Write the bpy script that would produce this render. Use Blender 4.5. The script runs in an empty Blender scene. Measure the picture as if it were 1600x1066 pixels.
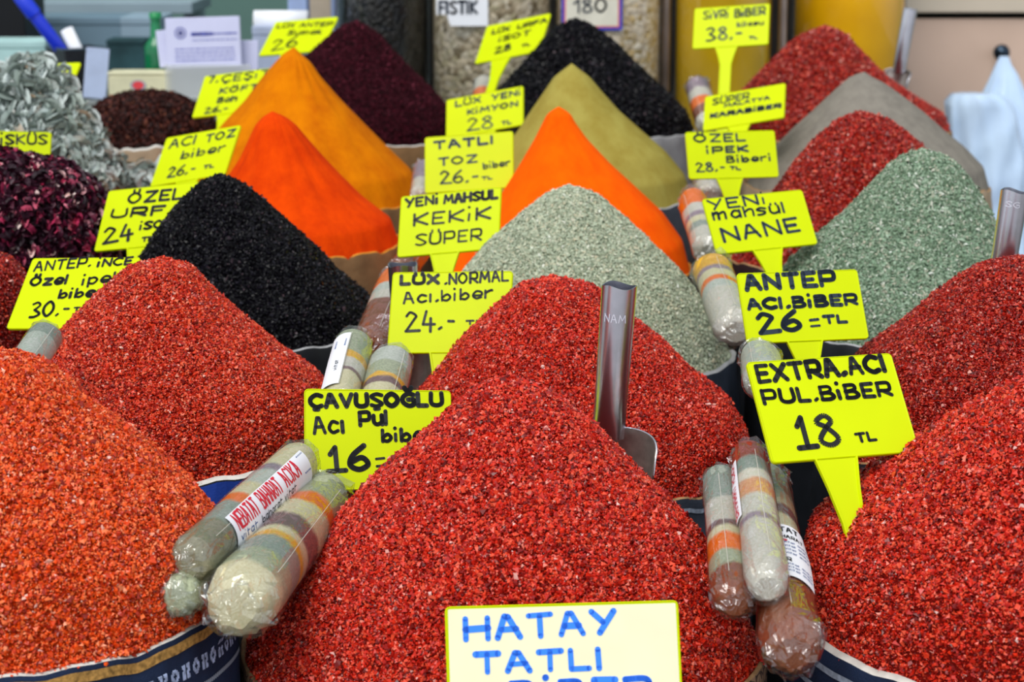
import bpy, math, random
import numpy as np
from mathutils import Vector, Matrix

# ------------------------------------------------------------------ camera
SC = bpy.context.scene
COL = SC.collection
F_PX, PITCH, CAM_Z = 3404.0, math.radians(12.0), 1.5
cam_d = bpy.data.cameras.new('camera')
cam_d.sensor_width = 36.0
cam_d.lens = F_PX / 1600.0 * 36.0
cam_d.clip_start, cam_d.clip_end = 0.05, 60
cam_d.dof.use_dof = True
cam_d.dof.focus_distance = 1.78
cam_d.dof.aperture_fstop = 11.5
cam = bpy.data.objects.new('camera', cam_d)
COL.objects.link(cam)
cam.location = (0, 0, CAM_Z)
cam.rotation_euler = (math.pi / 2 - PITCH, 0, 0)
SC.camera = cam

# ------------------------------------------------------------------ light
W = bpy.data.worlds.new('market_daylight'); SC.world = W
W.use_nodes = True
nt = W.node_tree; nt.nodes.clear()
out = nt.nodes.new('ShaderNodeOutputWorld'); bg = nt.nodes.new('ShaderNodeBackground')
tc = nt.nodes.new('ShaderNodeTexCoord'); sep = nt.nodes.new('ShaderNodeSeparateXYZ')
nt.links.new(tc.outputs['Generated'], sep.inputs[0])
up = nt.nodes.new('ShaderNodeValToRGB')          # street below, bright hazy sky above
up.color_ramp.elements[0].position = 0.38; up.color_ramp.elements[0].color = (.36, .35, .36, 1)
up.color_ramp.elements[1].position = 0.54; up.color_ramp.elements[1].color = (.86, .93, 1.0, 1)
ma = nt.nodes.new('ShaderNodeMath'); ma.operation = 'MULTIPLY_ADD'; ma.inputs[1].default_value = .5; ma.inputs[2].default_value = .5
nt.links.new(sep.outputs['Z'], ma.inputs[0]); nt.links.new(ma.outputs[0], up.inputs[0])
bk = nt.nodes.new('ShaderNodeValToRGB')          # the covered market lane is darker towards the shop
bk.color_ramp.elements[0].position = 0.38; bk.color_ramp.elements[0].color = (1.25, 1.25, 1.25, 1)
bk.color_ramp.elements[1].position = 0.75; bk.color_ramp.elements[1].color = (.45, .44, .45, 1)
mb = nt.nodes.new('ShaderNodeMath'); mb.operation = 'MULTIPLY_ADD'; mb.inputs[1].default_value = .5; mb.inputs[2].default_value = .5
nt.links.new(sep.outputs['Y'], mb.inputs[0]); nt.links.new(mb.outputs[0], bk.inputs[0])
mx = nt.nodes.new('ShaderNodeMix'); mx.data_type = 'RGBA'; mx.blend_type = 'MULTIPLY'; mx.inputs[0].default_value = 1
nt.links.new(up.outputs[0], mx.inputs[6]); nt.links.new(bk.outputs[0], mx.inputs[7])
nt.links.new(mx.outputs[2], bg.inputs[0]); bg.inputs[1].default_value = 0.82
nt.links.new(bg.outputs[0], out.inputs[0])

sun_d = bpy.data.lights.new('hazy_sun', 'SUN'); sun_d.energy = 2.3; sun_d.angle = math.radians(38); sun_d.color = (1.0, .97, .92)
sun = bpy.data.objects.new('hazy_sun', sun_d); COL.objects.link(sun)
sun.rotation_euler = Vector((-.30, -.62, .95)).to_track_quat('Z', 'Y').to_euler()

VS = SC.view_settings
VS.view_transform = 'Standard'; VS.look = 'None'; VS.gamma = 1.0; VS.exposure = 0.0
VS.use_curve_mapping = False

# ------------------------------------------------------------------ helpers
RNG = np.random.default_rng(7)
_fw = np.array([0, math.cos(PITCH), -math.sin(PITCH)]); _up = np.array([0, math.sin(PITCH), math.cos(PITCH)])
_rt = np.array([1.0, 0, 0]); EYE = np.array([0, 0, CAM_Z])


def at(px, py, Y):
    """The point at distance Y into the stall that the photo shows at (px, py)."""
    d = _fw + (px - 800) / F_PX * _rt + (533 - py) / F_PX * _up
    return EYE + d * (Y / d[1])


def link(name, me, mats, parent=None, smooth=False):
    o = bpy.data.objects.new(name, me); COL.objects.link(o)
    for m in (mats if isinstance(mats, (list, tuple)) else [mats]):
        me.materials.append(m)
    me.polygons.foreach_set('use_smooth', np.full(len(me.polygons), bool(smooth)))
    if parent is not None:
        o.parent = parent
    return o


def mesh_raw(name, verts, loop_vi, loop_tot, mat_idx=None):
    me = bpy.data.meshes.new(name)
    verts = np.asarray(verts, dtype=np.float32); loop_vi = np.asarray(loop_vi, dtype=np.int32); loop_tot = np.asarray(loop_tot, dtype=np.int32)
    me.vertices.add(len(verts)); me.vertices.foreach_set('co', verts.ravel())
    me.loops.add(len(loop_vi)); me.loops.foreach_set('vertex_index', loop_vi)
    me.polygons.add(len(loop_tot))
    st = np.zeros(len(loop_tot), dtype=np.int32); st[1:] = np.cumsum(loop_tot)[:-1]
    me.polygons.foreach_set('loop_start', st); me.polygons.foreach_set('loop_total', loop_tot)
    if mat_idx is not None:
        me.polygons.foreach_set('material_index', np.asarray(mat_idx, dtype=np.int32))
    me.update(calc_edges=True); me.validate()
    return me


class MB:
    """Collects pieces of one mesh."""
    def __init__(s): s.v = []; s.f = []; s.m = []; s.n = 0
    def add(s, verts, faces, mi=0):
        verts = np.asarray(verts, float).reshape(-1, 3)
        s.v.append(verts); s.f += [[i + s.n for i in f] for f in faces]; s.m += [mi] * len(faces); s.n += len(verts)
        return s
    def grid(s, P, wrap_u=False, wrap_v=False, mi=0, flip=False):
        P = np.asarray(P, float); a, b = P.shape[:2]; fs = []
        for i in range(a if wrap_u else a - 1):
            for j in range(b if wrap_v else b - 1):
                q = [i * b + j, i * b + (j + 1) % b, ((i + 1) % a) * b + (j + 1) % b, ((i + 1) % a) * b + j]
                fs.append(q[::-1] if flip else q)
        return s.add(P.reshape(-1, 3), fs, mi)
    def box(s, c, size, rot=None, bev=0.0, mi=0):
        x, y, z = [d / 2 for d in size]; b = min(bev, x * .9, y * .9, z * .9)
        if b <= 0:
            V = np.array([[sx * x, sy * y, sz * z] for sx in (-1, 1) for sy in (-1, 1) for sz in (-1, 1)])
            Fc = [[0, 1, 3, 2], [4, 6, 7, 5], [0, 4, 5, 1], [2, 3, 7, 6], [0, 2, 6, 4], [1, 5, 7, 3]]
        else:
            V = []; ix = {}
            for sx in (-1, 1):
                for sy in (-1, 1):
                    for sz in (-1, 1):
                        for k, o in enumerate(((0, 1, 1), (1, 0, 1), (1, 1, 0))):
                            ix[sx, sy, sz, k] = len(V)
                            V.append([sx * (x - b * o[0]), sy * (y - b * o[1]), sz * (z - b * o[2])])
            V = np.array(V); Fc = []
            S = (-1, 1)
            for s0 in S:
                Fc += [[ix[s0, -1, -1, 0], ix[s0, 1, -1, 0], ix[s0, 1, 1, 0], ix[s0, -1, 1, 0]][::s0],
                       [ix[-1, s0, -1, 1], ix[-1, s0, 1, 1], ix[1, s0, 1, 1], ix[1, s0, -1, 1]][::s0],
                       [ix[-1, -1, s0, 2], ix[1, -1, s0, 2], ix[1, 1, s0, 2], ix[-1, 1, s0, 2]][::s0]]
                for s1 in S:
                    Fc += [[ix[s0, s1, -1, 0], ix[s0, s1, -1, 1], ix[s0, s1, 1, 1], ix[s0, s1, 1, 0]][::-s0 * s1],
                           [ix[s0, -1, s1, 0], ix[s0, -1, s1, 2], ix[s0, 1, s1, 2], ix[s0, 1, s1, 0]][::s0 * s1],
                           [ix[-1, s0, s1, 1], ix[-1, s0, s1, 2], ix[1, s0, s1, 2], ix[1, s0, s1, 1]][::-s0 * s1]]
                    for s2 in S:
                        Fc.append([ix[s0, s1, s2, 0], ix[s0, s1, s2, 1], ix[s0, s1, s2, 2]][::s0 * s1 * s2])
        if rot is not None:
            V = V @ np.array(rot).T
        return s.add(V + np.asarray(c, float), Fc, mi)
    def lathe(s, prof, seg=32, c=(0, 0, 0), mi=0, rot=None, jit=None):
        a = np.linspace(0, 2 * np.pi, seg, endpoint=False)
        P = np.array([[[r * math.cos(t), r * math.sin(t), z] for t in a] for r, z in prof])
        if jit is not None: P = jit(P)
        if rot is not None: P = P @ np.array(rot).T
        return s.grid(P + np.asarray(c, float), wrap_v=True, mi=mi)
    def tube(s, pts, rad, seg=10, mi=0, cap=True):
        pts = np.asarray(pts, float); n = len(pts); rad = np.broadcast_to(rad, (n,))
        T = np.gradient(pts, axis=0); T /= np.linalg.norm(T, axis=1)[:, None] + 1e-12
        ref = np.array([0, 0, 1.0]) if abs(T[0][2]) < .9 else np.array([1.0, 0, 0])
        P = []
        for i in range(n):
            u = np.cross(T[i], ref); u /= np.linalg.norm(u); w = np.cross(T[i], u)
            P.append([pts[i] + rad[i] * (math.cos(t) * u + math.sin(t) * w) for t in np.linspace(0, 2 * np.pi, seg, endpoint=False)])
        s.grid(P, wrap_v=True, mi=mi, flip=True)
        if cap:
            s.add(P[0], [list(range(seg))], mi); s.add(P[-1], [list(range(seg))[::-1]], mi)
        return s
    def build(s, name, mats, parent=None, smooth=False):
        V = np.concatenate(s.v)
        me = mesh_raw(name, V, [i for f in s.f for i in f], [len(f) for f in s.f], s.m)
        return link(name, me, mats, parent, smooth)


def tag(o, label=None, cat=None, group=None, kind=None):
    if label: o['label'] = label
    if cat: o['category'] = cat
    if group: o['group'] = group
    if kind: o['kind'] = kind
    return o


def thing(name, label, cat, loc=(0, 0, 0), group=None):
    o = bpy.data.objects.new(name, None); COL.objects.link(o); o.location = Vector([float(x) for x in loc])
    o.empty_display_size = .02
    return tag(o, label, cat, group)


def place(o, X, Yv, Z, loc):
    """Orient a thing by its local axes."""
    m = Matrix((Vector(X), Vector(Yv), Vector(Z))).transposed().to_4x4(); m.translation = Vector([float(c) for c in loc])
    o.matrix_world = m


def catmull(P, k=6):
    P = np.asarray(P, float)
    closed = np.allclose(P[0], P[-1]) and len(P) > 3
    Q = np.vstack([P[-2] if closed else 2 * P[0] - P[1], P, P[1] if closed else 2 * P[-1] - P[-2]])
    o = []
    for i in range(1, len(Q) - 2):
        a, b, c, d = Q[i - 1:i + 3]
        for t in np.linspace(0, 1, k, endpoint=False):
            o.append(.5 * (2 * b + (c - a) * t + (2 * a - 5 * b + 4 * c - d) * t * t + (3 * b - a - 3 * c + d) * t ** 3))
    o.append(P[-1]); return np.array(o)


# ------------------------------------------------------------------ materials
def srgb(h):
    c = [int(h[i:i + 2], 16) / 255 for i in (0, 2, 4)]
    return tuple((x / 12.92 if x <= .04045 else ((x + .055) / 1.055) ** 2.4) for x in c) + (1,)


def new_mat(name, col='808080', rough=.6, spec=.4, metal=0.0):
    m = bpy.data.materials.new(name); m.use_nodes = True
    b = m.node_tree.nodes['Principled BSDF']
    b.inputs['Base Color'].default_value = srgb(col) if isinstance(col, str) else col
    b.inputs['Roughness'].default_value = rough; b.inputs['Specular IOR Level'].default_value = spec; b.inputs['Metallic'].default_value = metal
    return m, m.node_tree, b


def plain(name, col, rough=.6, spec=.4, metal=0.0, noise=0.06, scale=30, bump=0.0, bscale=200):
    m, t, b = new_mat(name, col, rough, spec, metal)
    tcn = t.nodes.new('ShaderNodeTexCoord')
    n = t.nodes.new('ShaderNodeTexNoise'); n.inputs['Scale'].default_value = scale; n.inputs['Detail'].default_value = 4
    t.links.new(tcn.outputs['Object'], n.inputs['Vector'])
    r = t.nodes.new('ShaderNodeValToRGB'); c = np.array(srgb(col))
    r.color_ramp.elements[0].position = .3; r.color_ramp.elements[1].position = .7
    r.color_ramp.elements[0].color = tuple(np.clip(c[:3] * (1 - noise * 2), 0, 1)) + (1,)
    r.color_ramp.elements[1].color = tuple(np.clip(c[:3] * (1 + noise), 0, 1)) + (1,)
    t.links.new(n.outputs[0], r.inputs[0]); t.links.new(r.outputs[0], b.inputs['Base Color'])
    if bump:
        n2 = t.nodes.new('ShaderNodeTexNoise'); n2.inputs['Scale'].default_value = bscale; n2.inputs['Detail'].default_value = 5
        t.links.new(tcn.outputs['Object'], n2.inputs['Vector'])
        bp = t.nodes.new('ShaderNodeBump'); bp.inputs['Strength'].default_value = bump; bp.inputs['Distance'].default_value = .002
        t.links.new(n2.outputs[0], bp.inputs['Height']); t.links.new(bp.outputs[0], b.inputs['Normal'])
    return m


def flake_mat(name, cols, rough=.45, spec=.5):
    """Every flake gets its own colour out of the list."""
    m, t, b = new_mat(name, cols[0][1], rough, spec)
    g = t.nodes.new('ShaderNodeNewGeometry'); r = t.nodes.new('ShaderNodeValToRGB')
    r.color_ramp.interpolation = 'LINEAR'
    e = r.color_ramp.elements
    while len(e) < len(cols): e.new(.5)
    for i, (p, c) in enumerate(cols):
        e[i].position = p; e[i].color = srgb(c)
    t.links.new(g.outputs['Random Per Island'], r.inputs[0]); t.links.new(r.outputs[0], b.inputs['Base Color'])
    return m


def powder_mat(name, col, col2, scale=60, bump=.35):
    m, t, b = new_mat(name, col, .95, .08)
    tcn = t.nodes.new('ShaderNodeTexCoord')
    n = t.nodes.new('ShaderNodeTexNoise'); n.inputs['Scale'].default_value = scale; n.inputs['Detail'].default_value = 8; n.inputs['Roughness'].default_value = .7
    mp = t.nodes.new('ShaderNodeMapping'); mp.inputs['Scale'].default_value = (1, 1, .45)
    t.links.new(tcn.outputs['Object'], mp.inputs[0]); t.links.new(mp.outputs[0], n.inputs['Vector'])
    r = t.nodes.new('ShaderNodeValToRGB'); r.color_ramp.elements[0].position = .33; r.color_ramp.elements[1].position = .62
    r.color_ramp.elements[0].color = srgb(col2); r.color_ramp.elements[1].color = srgb(col)
    t.links.new(n.outputs[0], r.inputs[0]); t.links.new(r.outputs[0], b.inputs['Base Color'])
    n2 = t.nodes.new('ShaderNodeTexNoise'); n2.inputs['Scale'].default_value = 420; n2.inputs['Detail'].default_value = 4
    t.links.new(tcn.outputs['Object'], n2.inputs['Vector'])
    ad = t.nodes.new('ShaderNodeMath'); ad.operation = 'ADD'
    t.links.new(n.outputs[0], ad.inputs[0]); t.links.new(n2.outputs[0], ad.inputs[1])
    bp = t.nodes.new('ShaderNodeBump'); bp.inputs['Strength'].default_value = bump; bp.inputs['Distance'].default_value = .003
    t.links.new(ad.outputs[0], bp.inputs['Height']); t.links.new(bp.outputs[0], b.inputs['Normal'])
    return m


def film_mat(name, base=.09, edge=.45, haze=.0, rough=.07, crinkle=0.0):
    """Thin clear plastic or glass: mostly see-through, glossy towards the edge."""
    m = bpy.data.materials.new(name); m.use_nodes = True; t = m.node_tree; t.nodes.clear()
    o = t.nodes.new('ShaderNodeOutputMaterial'); tr = t.nodes.new('ShaderNodeBsdfTransparent'); gl = t.nodes.new('ShaderNodeBsdfGlossy'); df = t.nodes.new('ShaderNodeBsdfDiffuse')
    gl.inputs['Roughness'].default_value = rough; df.inputs['Color'].default_value = (.85, .88, .9, 1); tr.inputs['Color'].default_value = (.96, .97, .97, 1)
    lw = t.nodes.new('ShaderNodeLayerWeight'); lw.inputs['Blend'].default_value = .35
    mr = t.nodes.new('ShaderNodeMapRange'); mr.inputs['To Min'].default_value = base; mr.inputs['To Max'].default_value = edge
    t.links.new(lw.outputs['Facing'], mr.inputs['Value'])
    m1 = t.nodes.new('ShaderNodeMixShader'); m2 = t.nodes.new('ShaderNodeMixShader'); m1.inputs[0].default_value = haze
    t.links.new(tr.outputs[0], m1.inputs[1]); t.links.new(df.outputs[0], m1.inputs[2])
    t.links.new(mr.outputs[0], m2.inputs[0]); t.links.new(m1.outputs[0], m2.inputs[1]); t.links.new(gl.outputs[0], m2.inputs[2])
    if crinkle:
        tcn = t.nodes.new('ShaderNodeTexCoord'); n = t.nodes.new('ShaderNodeTexNoise'); n.inputs['Scale'].default_value = 75; n.inputs['Detail'].default_value = 3; n.inputs['Distortion'].default_value = 1.2
        mp = t.nodes.new('ShaderNodeMapping'); mp.inputs['Scale'].default_value = (1, 1, .45)
        t.links.new(tcn.outputs['Object'], mp.inputs[0]); t.links.new(mp.outputs[0], n.inputs['Vector'])
        bp = t.nodes.new('ShaderNodeBump'); bp.inputs['Strength'].default_value = crinkle; bp.inputs['Distance'].default_value = .006
        t.links.new(n.outputs[0], bp.inputs['Height']); t.links.new(bp.outputs[0], gl.inputs['Normal'])
    t.links.new(m2.outputs[0], o.inputs[0])
    return m


def band_mat(name, bands, axis=2, rough=.75):
    """Spices packed in layers along the roll: (position, colour) steps with ragged borders."""
    m, t, b = new_mat(name, bands[0][1], rough, .2)
    tcn = t.nodes.new('ShaderNodeTexCoord'); sp = t.nodes.new('ShaderNodeSeparateXYZ')
    t.links.new(tcn.outputs['Object'], sp.inputs[0])
    n = t.nodes.new('ShaderNodeTexNoise'); n.inputs['Scale'].default_value = 60; n.inputs['Detail'].default_value = 5
    t.links.new(tcn.outputs['Object'], n.inputs['Vector'])
    a = t.nodes.new('ShaderNodeMath'); a.operation = 'MULTIPLY_ADD'; a.inputs[1].default_value = .012
    t.links.new(n.outputs[0], a.inputs[0]); t.links.new(sp.outputs[axis], a.inputs[2])
    L = bands[-1][0]
    s = t.nodes.new('ShaderNodeMath'); s.operation = 'MULTIPLY'; s.inputs[1].default_value = 1 / L
    t.links.new(a.outputs[0], s.inputs[0])
    r = t.nodes.new('ShaderNodeValToRGB'); r.color_ramp.interpolation = 'LINEAR'; e = r.color_ramp.elements
    pts = []
    for i, (p, c) in enumerate(bands[:-1]):
        q = bands[i + 1][0] / L
        pts += [(p / L + .012, c), (q - .012, c)]
    pts = pts[:30]
    while len(e) < len(pts): e.new(.5)
    for i, (p, c) in enumerate(pts):
        e[i].position = min(max(p, 0), 1); e[i].color = srgb(c)
    t.links.new(s.outputs[0], r.inputs[0])
    n2 = t.nodes.new('ShaderNodeTexNoise'); n2.inputs['Scale'].default_value = 500; n2.inputs['Detail'].default_value = 2
    t.links.new(tcn.outputs['Object'], n2.inputs['Vector'])
    hs = t.nodes.new('ShaderNodeMix'); hs.data_type = 'RGBA'; hs.blend_type = 'OVERLAY'; hs.inputs[0].default_value = .45
    t.links.new(r.outputs[0], hs.inputs[6]); t.links.new(n2.outputs[0], hs.inputs[7]); t.links.new(hs.outputs[2], b.inputs['Base Color'])
    return m


M_YEL = plain('neon_yellow_plastic', 'ccdc00', .4, .12, noise=.015, scale=18)
M_PAPER = plain('cream_paper', 'ebe6c2', .7, .1, noise=.02)
M_INK = plain('black_marker', '0b0d12', .5, .4, noise=0)
M_INKB = plain('blue_black_marker', '18283a', .5, .4, noise=0)
M_BLUE = plain('blue_marker', '3a86ff', .5, .2, noise=.03)
M_STEEL = plain('polished_steel', 'dcdce6', .24, .5, 1.0, noise=.05, scale=60)
M_FILM = film_mat('cellophane', .12, .5, .0, .05, .7)
M_GLASS = film_mat('jar_glass', .02, .6, .0, .03)
M_WHITE = plain('white_paper', 'eef0f6', .6, .3, noise=.02)
M_RED = plain('red_print', 'd8243a', .5, .3, noise=.0)
M_BLACKP = plain('black_print', '22252c', .6, .2, noise=0)
M_NAVYP = plain('navy_print', '3a5c96', .6, .2, noise=0)

RED_A = [(0, '560402'), (.2, '960e06'), (.45, 'c41c0a'), (.68, 'da2e14'), (.85, 'e84e2e'), (.96, 'e05a3e'), (.99, 'e48a78'), (1, 'f0c8c0')]
RED_B = [(0, '7c1200'), (.2, 'b82a02'), (.45, 'de4208'), (.68, 'ee5814'), (.86, 'f6743a'), (.96, 'f0804c'), (.99, 'f0a080'), (1, 'f4ccc0')]
RED_D = [(0, '600602'), (.2, '9e1205'), (.46, 'c6260a'), (.7, 'de3c16'), (.88, 'ea5e38'), (.975, 'e47a58'), (1, 'f0c0b0')]
RED_F = [(0, '4c0202'), (.2, '7a0804'), (.46, '9c1206'), (.7, 'b8200e'), (.88, 'ca3c24'), (.98, 'd46850'), (1, 'e8b0a4')]
M_FA, M_FB, M_FD, M_FF = (flake_mat('chili_flakes_' + k, c, .34, .45) for k, c in (('red', RED_A), ('orange_red', RED_B), ('bright', RED_D), ('dark', RED_F)))
M_BLK = flake_mat('black_pepper_flakes', [(0, '020204'), (.5, '060509'), (.85, '0e0b14'), (.97, '1a1822'), (1, '4a3a40')], .35, .2)
M_SUM = flake_mat('sumac_grains', [(0, '1c0208'), (.5, '320814'), (.9, '4c1020'), (1, '6a2838')], .7, .12)
M_THY = flake_mat('thyme_leaves', [(0, '8a9278'), (.25, 'a4ae96'), (.55, 'b8c2aa'), (.8, 'caceb4'), (.93, 'c8bea0'), (1, 'e6e8dc')], .8, .2)
M_MIN = flake_mat('mint_leaves', [(0, '566c54'), (.25, '70866c'), (.55, '86a086'), (.8, 'a2b49e'), (.93, 'b0ac98'), (1, 'dce2d8')], .8, .2)
M_SAGE = flake_mat('sage_leaves', [(0, '7c8882'), (.3, 'a4b0a8'), (.6, 'c4ceca'), (.88, 'dce4e2'), (1, 'b8a48c')], .85, .15)
M_HIB = flake_mat('hibiscus_petals', [(0, '1c0814'), (.4, '340f22'), (.72, '4e142e'), (.82, '7c183a'), (.89, 'ba3058'), (.95, 'dc7c90'), (1, 'f8e4d8')], .5, .4)
M_BRN = flake_mat('brown_shreds', [(0, '1c0806'), (.4, '30100c'), (.75, '481a14'), (.94, '602a1e'), (1, '8a5238')], .6, .3)
M_BED = {k: plain('bed_' + k, c, .9, .1, noise=.2, scale=300) for k, c in
         dict(red='6e0a04', orange='962802', black='08070a', thyme='7a8870', mint='4e6650', sumac='22070e', sage='56605a', hib='1c0712', brown='200a08').items()}
M_POW = dict(J=powder_mat('hot_paprika_powder', 'e44600', 'c83200', 26), K=powder_mat('sweet_paprika_powder', 'ff6400', 'fa5400', 30, .2),
             M=powder_mat('turmeric_mix_powder', 'd87a00', 'c06000', 26), N=powder_mat('cumin_powder', 'a2964a', '907e34', 26, .25), O=powder_mat('ground_pepper', '888278', '767068', 60, .3))

# ------------------------------------------------------------------ the setting
MB().box((0, 3, -.05), (9, 9, .1)).build('floor', plain('floor_tiles', '5a5650', .7, .3, scale=3)).__setitem__('kind', 'structure')
MB().box((0, 5.45, 1.6), (9, .1, 3.4)).build('wall_back', plain('wall_paint', '64847c', .8, .2, scale=2)).__setitem__('kind', 'structure')

# ------------------------------------------------------------------ heaps and their sacks
HEAPS = {
 'A': ((-0.002, 1.63, 1.126), [0, .0087, .0218, .0437, .0765, .1092, .1420, .1791, .2184], [0, .0270, .0403, .0625, .1004, .1297, .1559, .1851, .2067], [0, .0260, .0432, .0706, .1001, .1327, .1586, .1790, .1960]),
 'B': ((-0.384, 1.56, 1.164), [0, .0084, .0210, .0421, .0736, .1052, .1368, .1660, .1920], [0, .0421, .0577, .0848, .1287, .1642, .1824, .1850, .1880], [0, .0368, .0504, .0698, .1092, .1409, .1640, .1680, .1700]),
 'C': ((0.434, 1.62, 1.144), [0, .0085, .0212, .0424, .0742, .1060, .1378, .1738, .2120], [0, .0230, .0490, .0830, .1285, .1680, .2000, .2070, .2070], [0, .0296, .0522, .0866, .1383, .1748, .2100, .2150, .2150]),
 'D': ((-0.325, 2.0, 1.154), [0, .0071, .0177, .0353, .0618, .0883, .1148, .1448, .1766], [0, .0308, .0436, .0638, .0906, .1149, .1389, .1600, .1640], [0, .0260, .0346, .0501, .0780, .1078, .1440, .1600, .1640]),
 'E': ((0.039, 2.02, 1.133), [0, .0072, .0180, .0359, .0629, .0898, .1167, .1473, .1796], [0, .0309, .0422, .0616, .0880, .1083, .1303, .1550, .1741], [0, .0340, .0507, .0694, .1038, .1294, .1650, .1840, .1840]),
 'F': ((0.471, 2.0, 1.156), [0, .0072, .0179, .0358, .0626, .0895, .1163, .1468, .1790], [0, .0334, .0489, .0725, .1000, .1340, .1618, .1740, .1760], [0, .0385, .0564, .0820, .1174, .1538, .1740, .1800, .1800]),
 'G': ((-0.323, 2.4, 1.178), [0, .0069, .0172, .0343, .0601, .0858, .1115, .1407, .1716], [0, .0196, .0319, .0491, .0700, .0861, .1063, .1343, .1549], [0, .0203, .0332, .0521, .0790, .1063, .1286, .1623, .1760]),
 'H': ((0.064, 2.41, 1.165), [0, .0077, .0193, .0387, .0677, .0967, .1257, .1586, .1934], [0, .0213, .0382, .0608, .0934, .1175, .1386, .1593, .1764], [0, .0277, .0415, .0640, .0947, .1242, .1469, .1674, .1830]),
 'I': ((0.457, 2.42, 1.204), [0, .0078, .0194, .0389, .0680, .0972, .1263, .1594, .1943], [0, .0229, .0358, .0538, .0790, .1112, .1397, .1680, .1800], [0, .0282, .0418, .0587, .0771, .0932, .1187, .1514, .1799]),
 'J': ((-0.308, 2.8, 1.207), [0, .0069, .0172, .0343, .0601, .0858, .1115, .1407, .1716], [0, .0121, .0221, .0305, .0430, .0602, .0827, .1168, .1487], [0, .0164, .0296, .0432, .0650, .0883, .1133, .1500, .1600]),
 'K': ((0.060, 2.8, 1.213), [0, .0085, .0212, .0424, .0742, .1060, .1378, .1738, .2120], [0, .0143, .0207, .0312, .0495, .0692, .0912, .1198, .1518], [0, .0149, .0217, .0372, .0672, .1019, .1358, .1620, .1717]),
 'L': ((0.448, 2.8, 1.206), [0, .0077, .0192, .0384, .0672, .0959, .1247, .1573, .1919], [0, .0238, .0375, .0587, .0822, .1011, .1212, .1446, .1658], [0, .0329, .0507, .0749, .1013, .1308, .1574, .1748, .1778]),
 'M': ((-0.315, 3.17, 1.261), [0, .0088, .0220, .0440, .0771, .1101, .1432, .1806, .2202], [0, .0151, .0282, .0474, .0728, .1058, .1331, .1561, .1674], [0, .0084, .0234, .0381, .0667, .0980, .1299, .1680, .1860]),
 'N': ((0.087, 3.19, 1.236), [0, .0079, .0198, .0397, .0695, .0992, .1290, .1627, .1985], [0, .0104, .0257, .0392, .0597, .0790, .1027, .1361, .1670], [0, .0105, .0264, .0432, .0704, .1046, .1393, .1671, .1773]),
 'O': ((0.515, 3.2, 1.223), [0, .0067, .0168, .0336, .0588, .0839, .1091, .1376, .1679], [0, .0185, .0306, .0480, .0739, .1010, .1243, .1473, .1687], [0, .0104, .0313, .0551, .0897, .1185, .1504, .1788, .1870]),
 'P': ((-0.251, 3.55, 1.273), [0, .0075, .0188, .0375, .0657, .0938, .1219, .1538, .1876], [0, .0237, .0388, .0612, .0925, .1217, .1448, .1600, .1620], [0, .0163, .0336, .0497, .0754, .1030, .1316, .1567, .1676]),
 'Q': ((0.104, 3.58, 1.275), [0, .0073, .0183, .0366, .0640, .0914, .1188, .1499, .1828], [0, .0193, .0367, .0530, .0772, .1004, .1274, .1588, .1720], [0, .0207, .0370, .0616, .0893, .1186, .1496, .1800, .1930]),
 'R': ((0.511, 3.58, 1.264), [0, .0069, .0171, .0343, .0600, .0857, .1114, .1405, .1714], [0, .0225, .0425, .0620, .0878, .1128, .1357, .1680, .1760], [0, .0208, .0369, .0516, .0771, .1051, .1434, .1929, .2060]),
 'V': ((-0.657, 2.2, 1.164), [0, .0057, .0144, .0287, .0503, .0718, .0933, .1178, .1436], [0, .0377, .0715, .1189, .1558, .1645, .1702, .1751, .1760], [0, .0281, .0538, .0880, .1421, .1560, .1600, .1600, .1620]),
 'U': ((-0.605, 2.55, 1.197), [0, .0054, .0136, .0271, .0475, .0678, .0881, .1112, .1356], [0, .0379, .0723, .0989, .1202, .1291, .1370, .1448, .1497], [0, .0178, .0560, .0890, .1137, .1222, .1285, .1343, .1380]),
 'S': ((-0.651, 2.95, 1.269), [0, .0066, .0166, .0331, .0580, .0828, .1077, .1358, .1656], [0, .0260, .0338, .0470, .0634, .0805, .0977, .1128, .1268], [0, .0248, .0315, .0432, .0569, .0714, .0866, .0990, .1131]),
 'T': ((-0.555, 3.36, 1.179), [0, .0032, .0081, .0162, .0284, .0405, .0527, .0664, .0810], [0, .0323, .0541, .0760, .0900, .0970, .1020, .1066, .1078], [0, .0180, .0402, .0560, .0733, .0883, .0963, .1027, .1033]),
}


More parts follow.
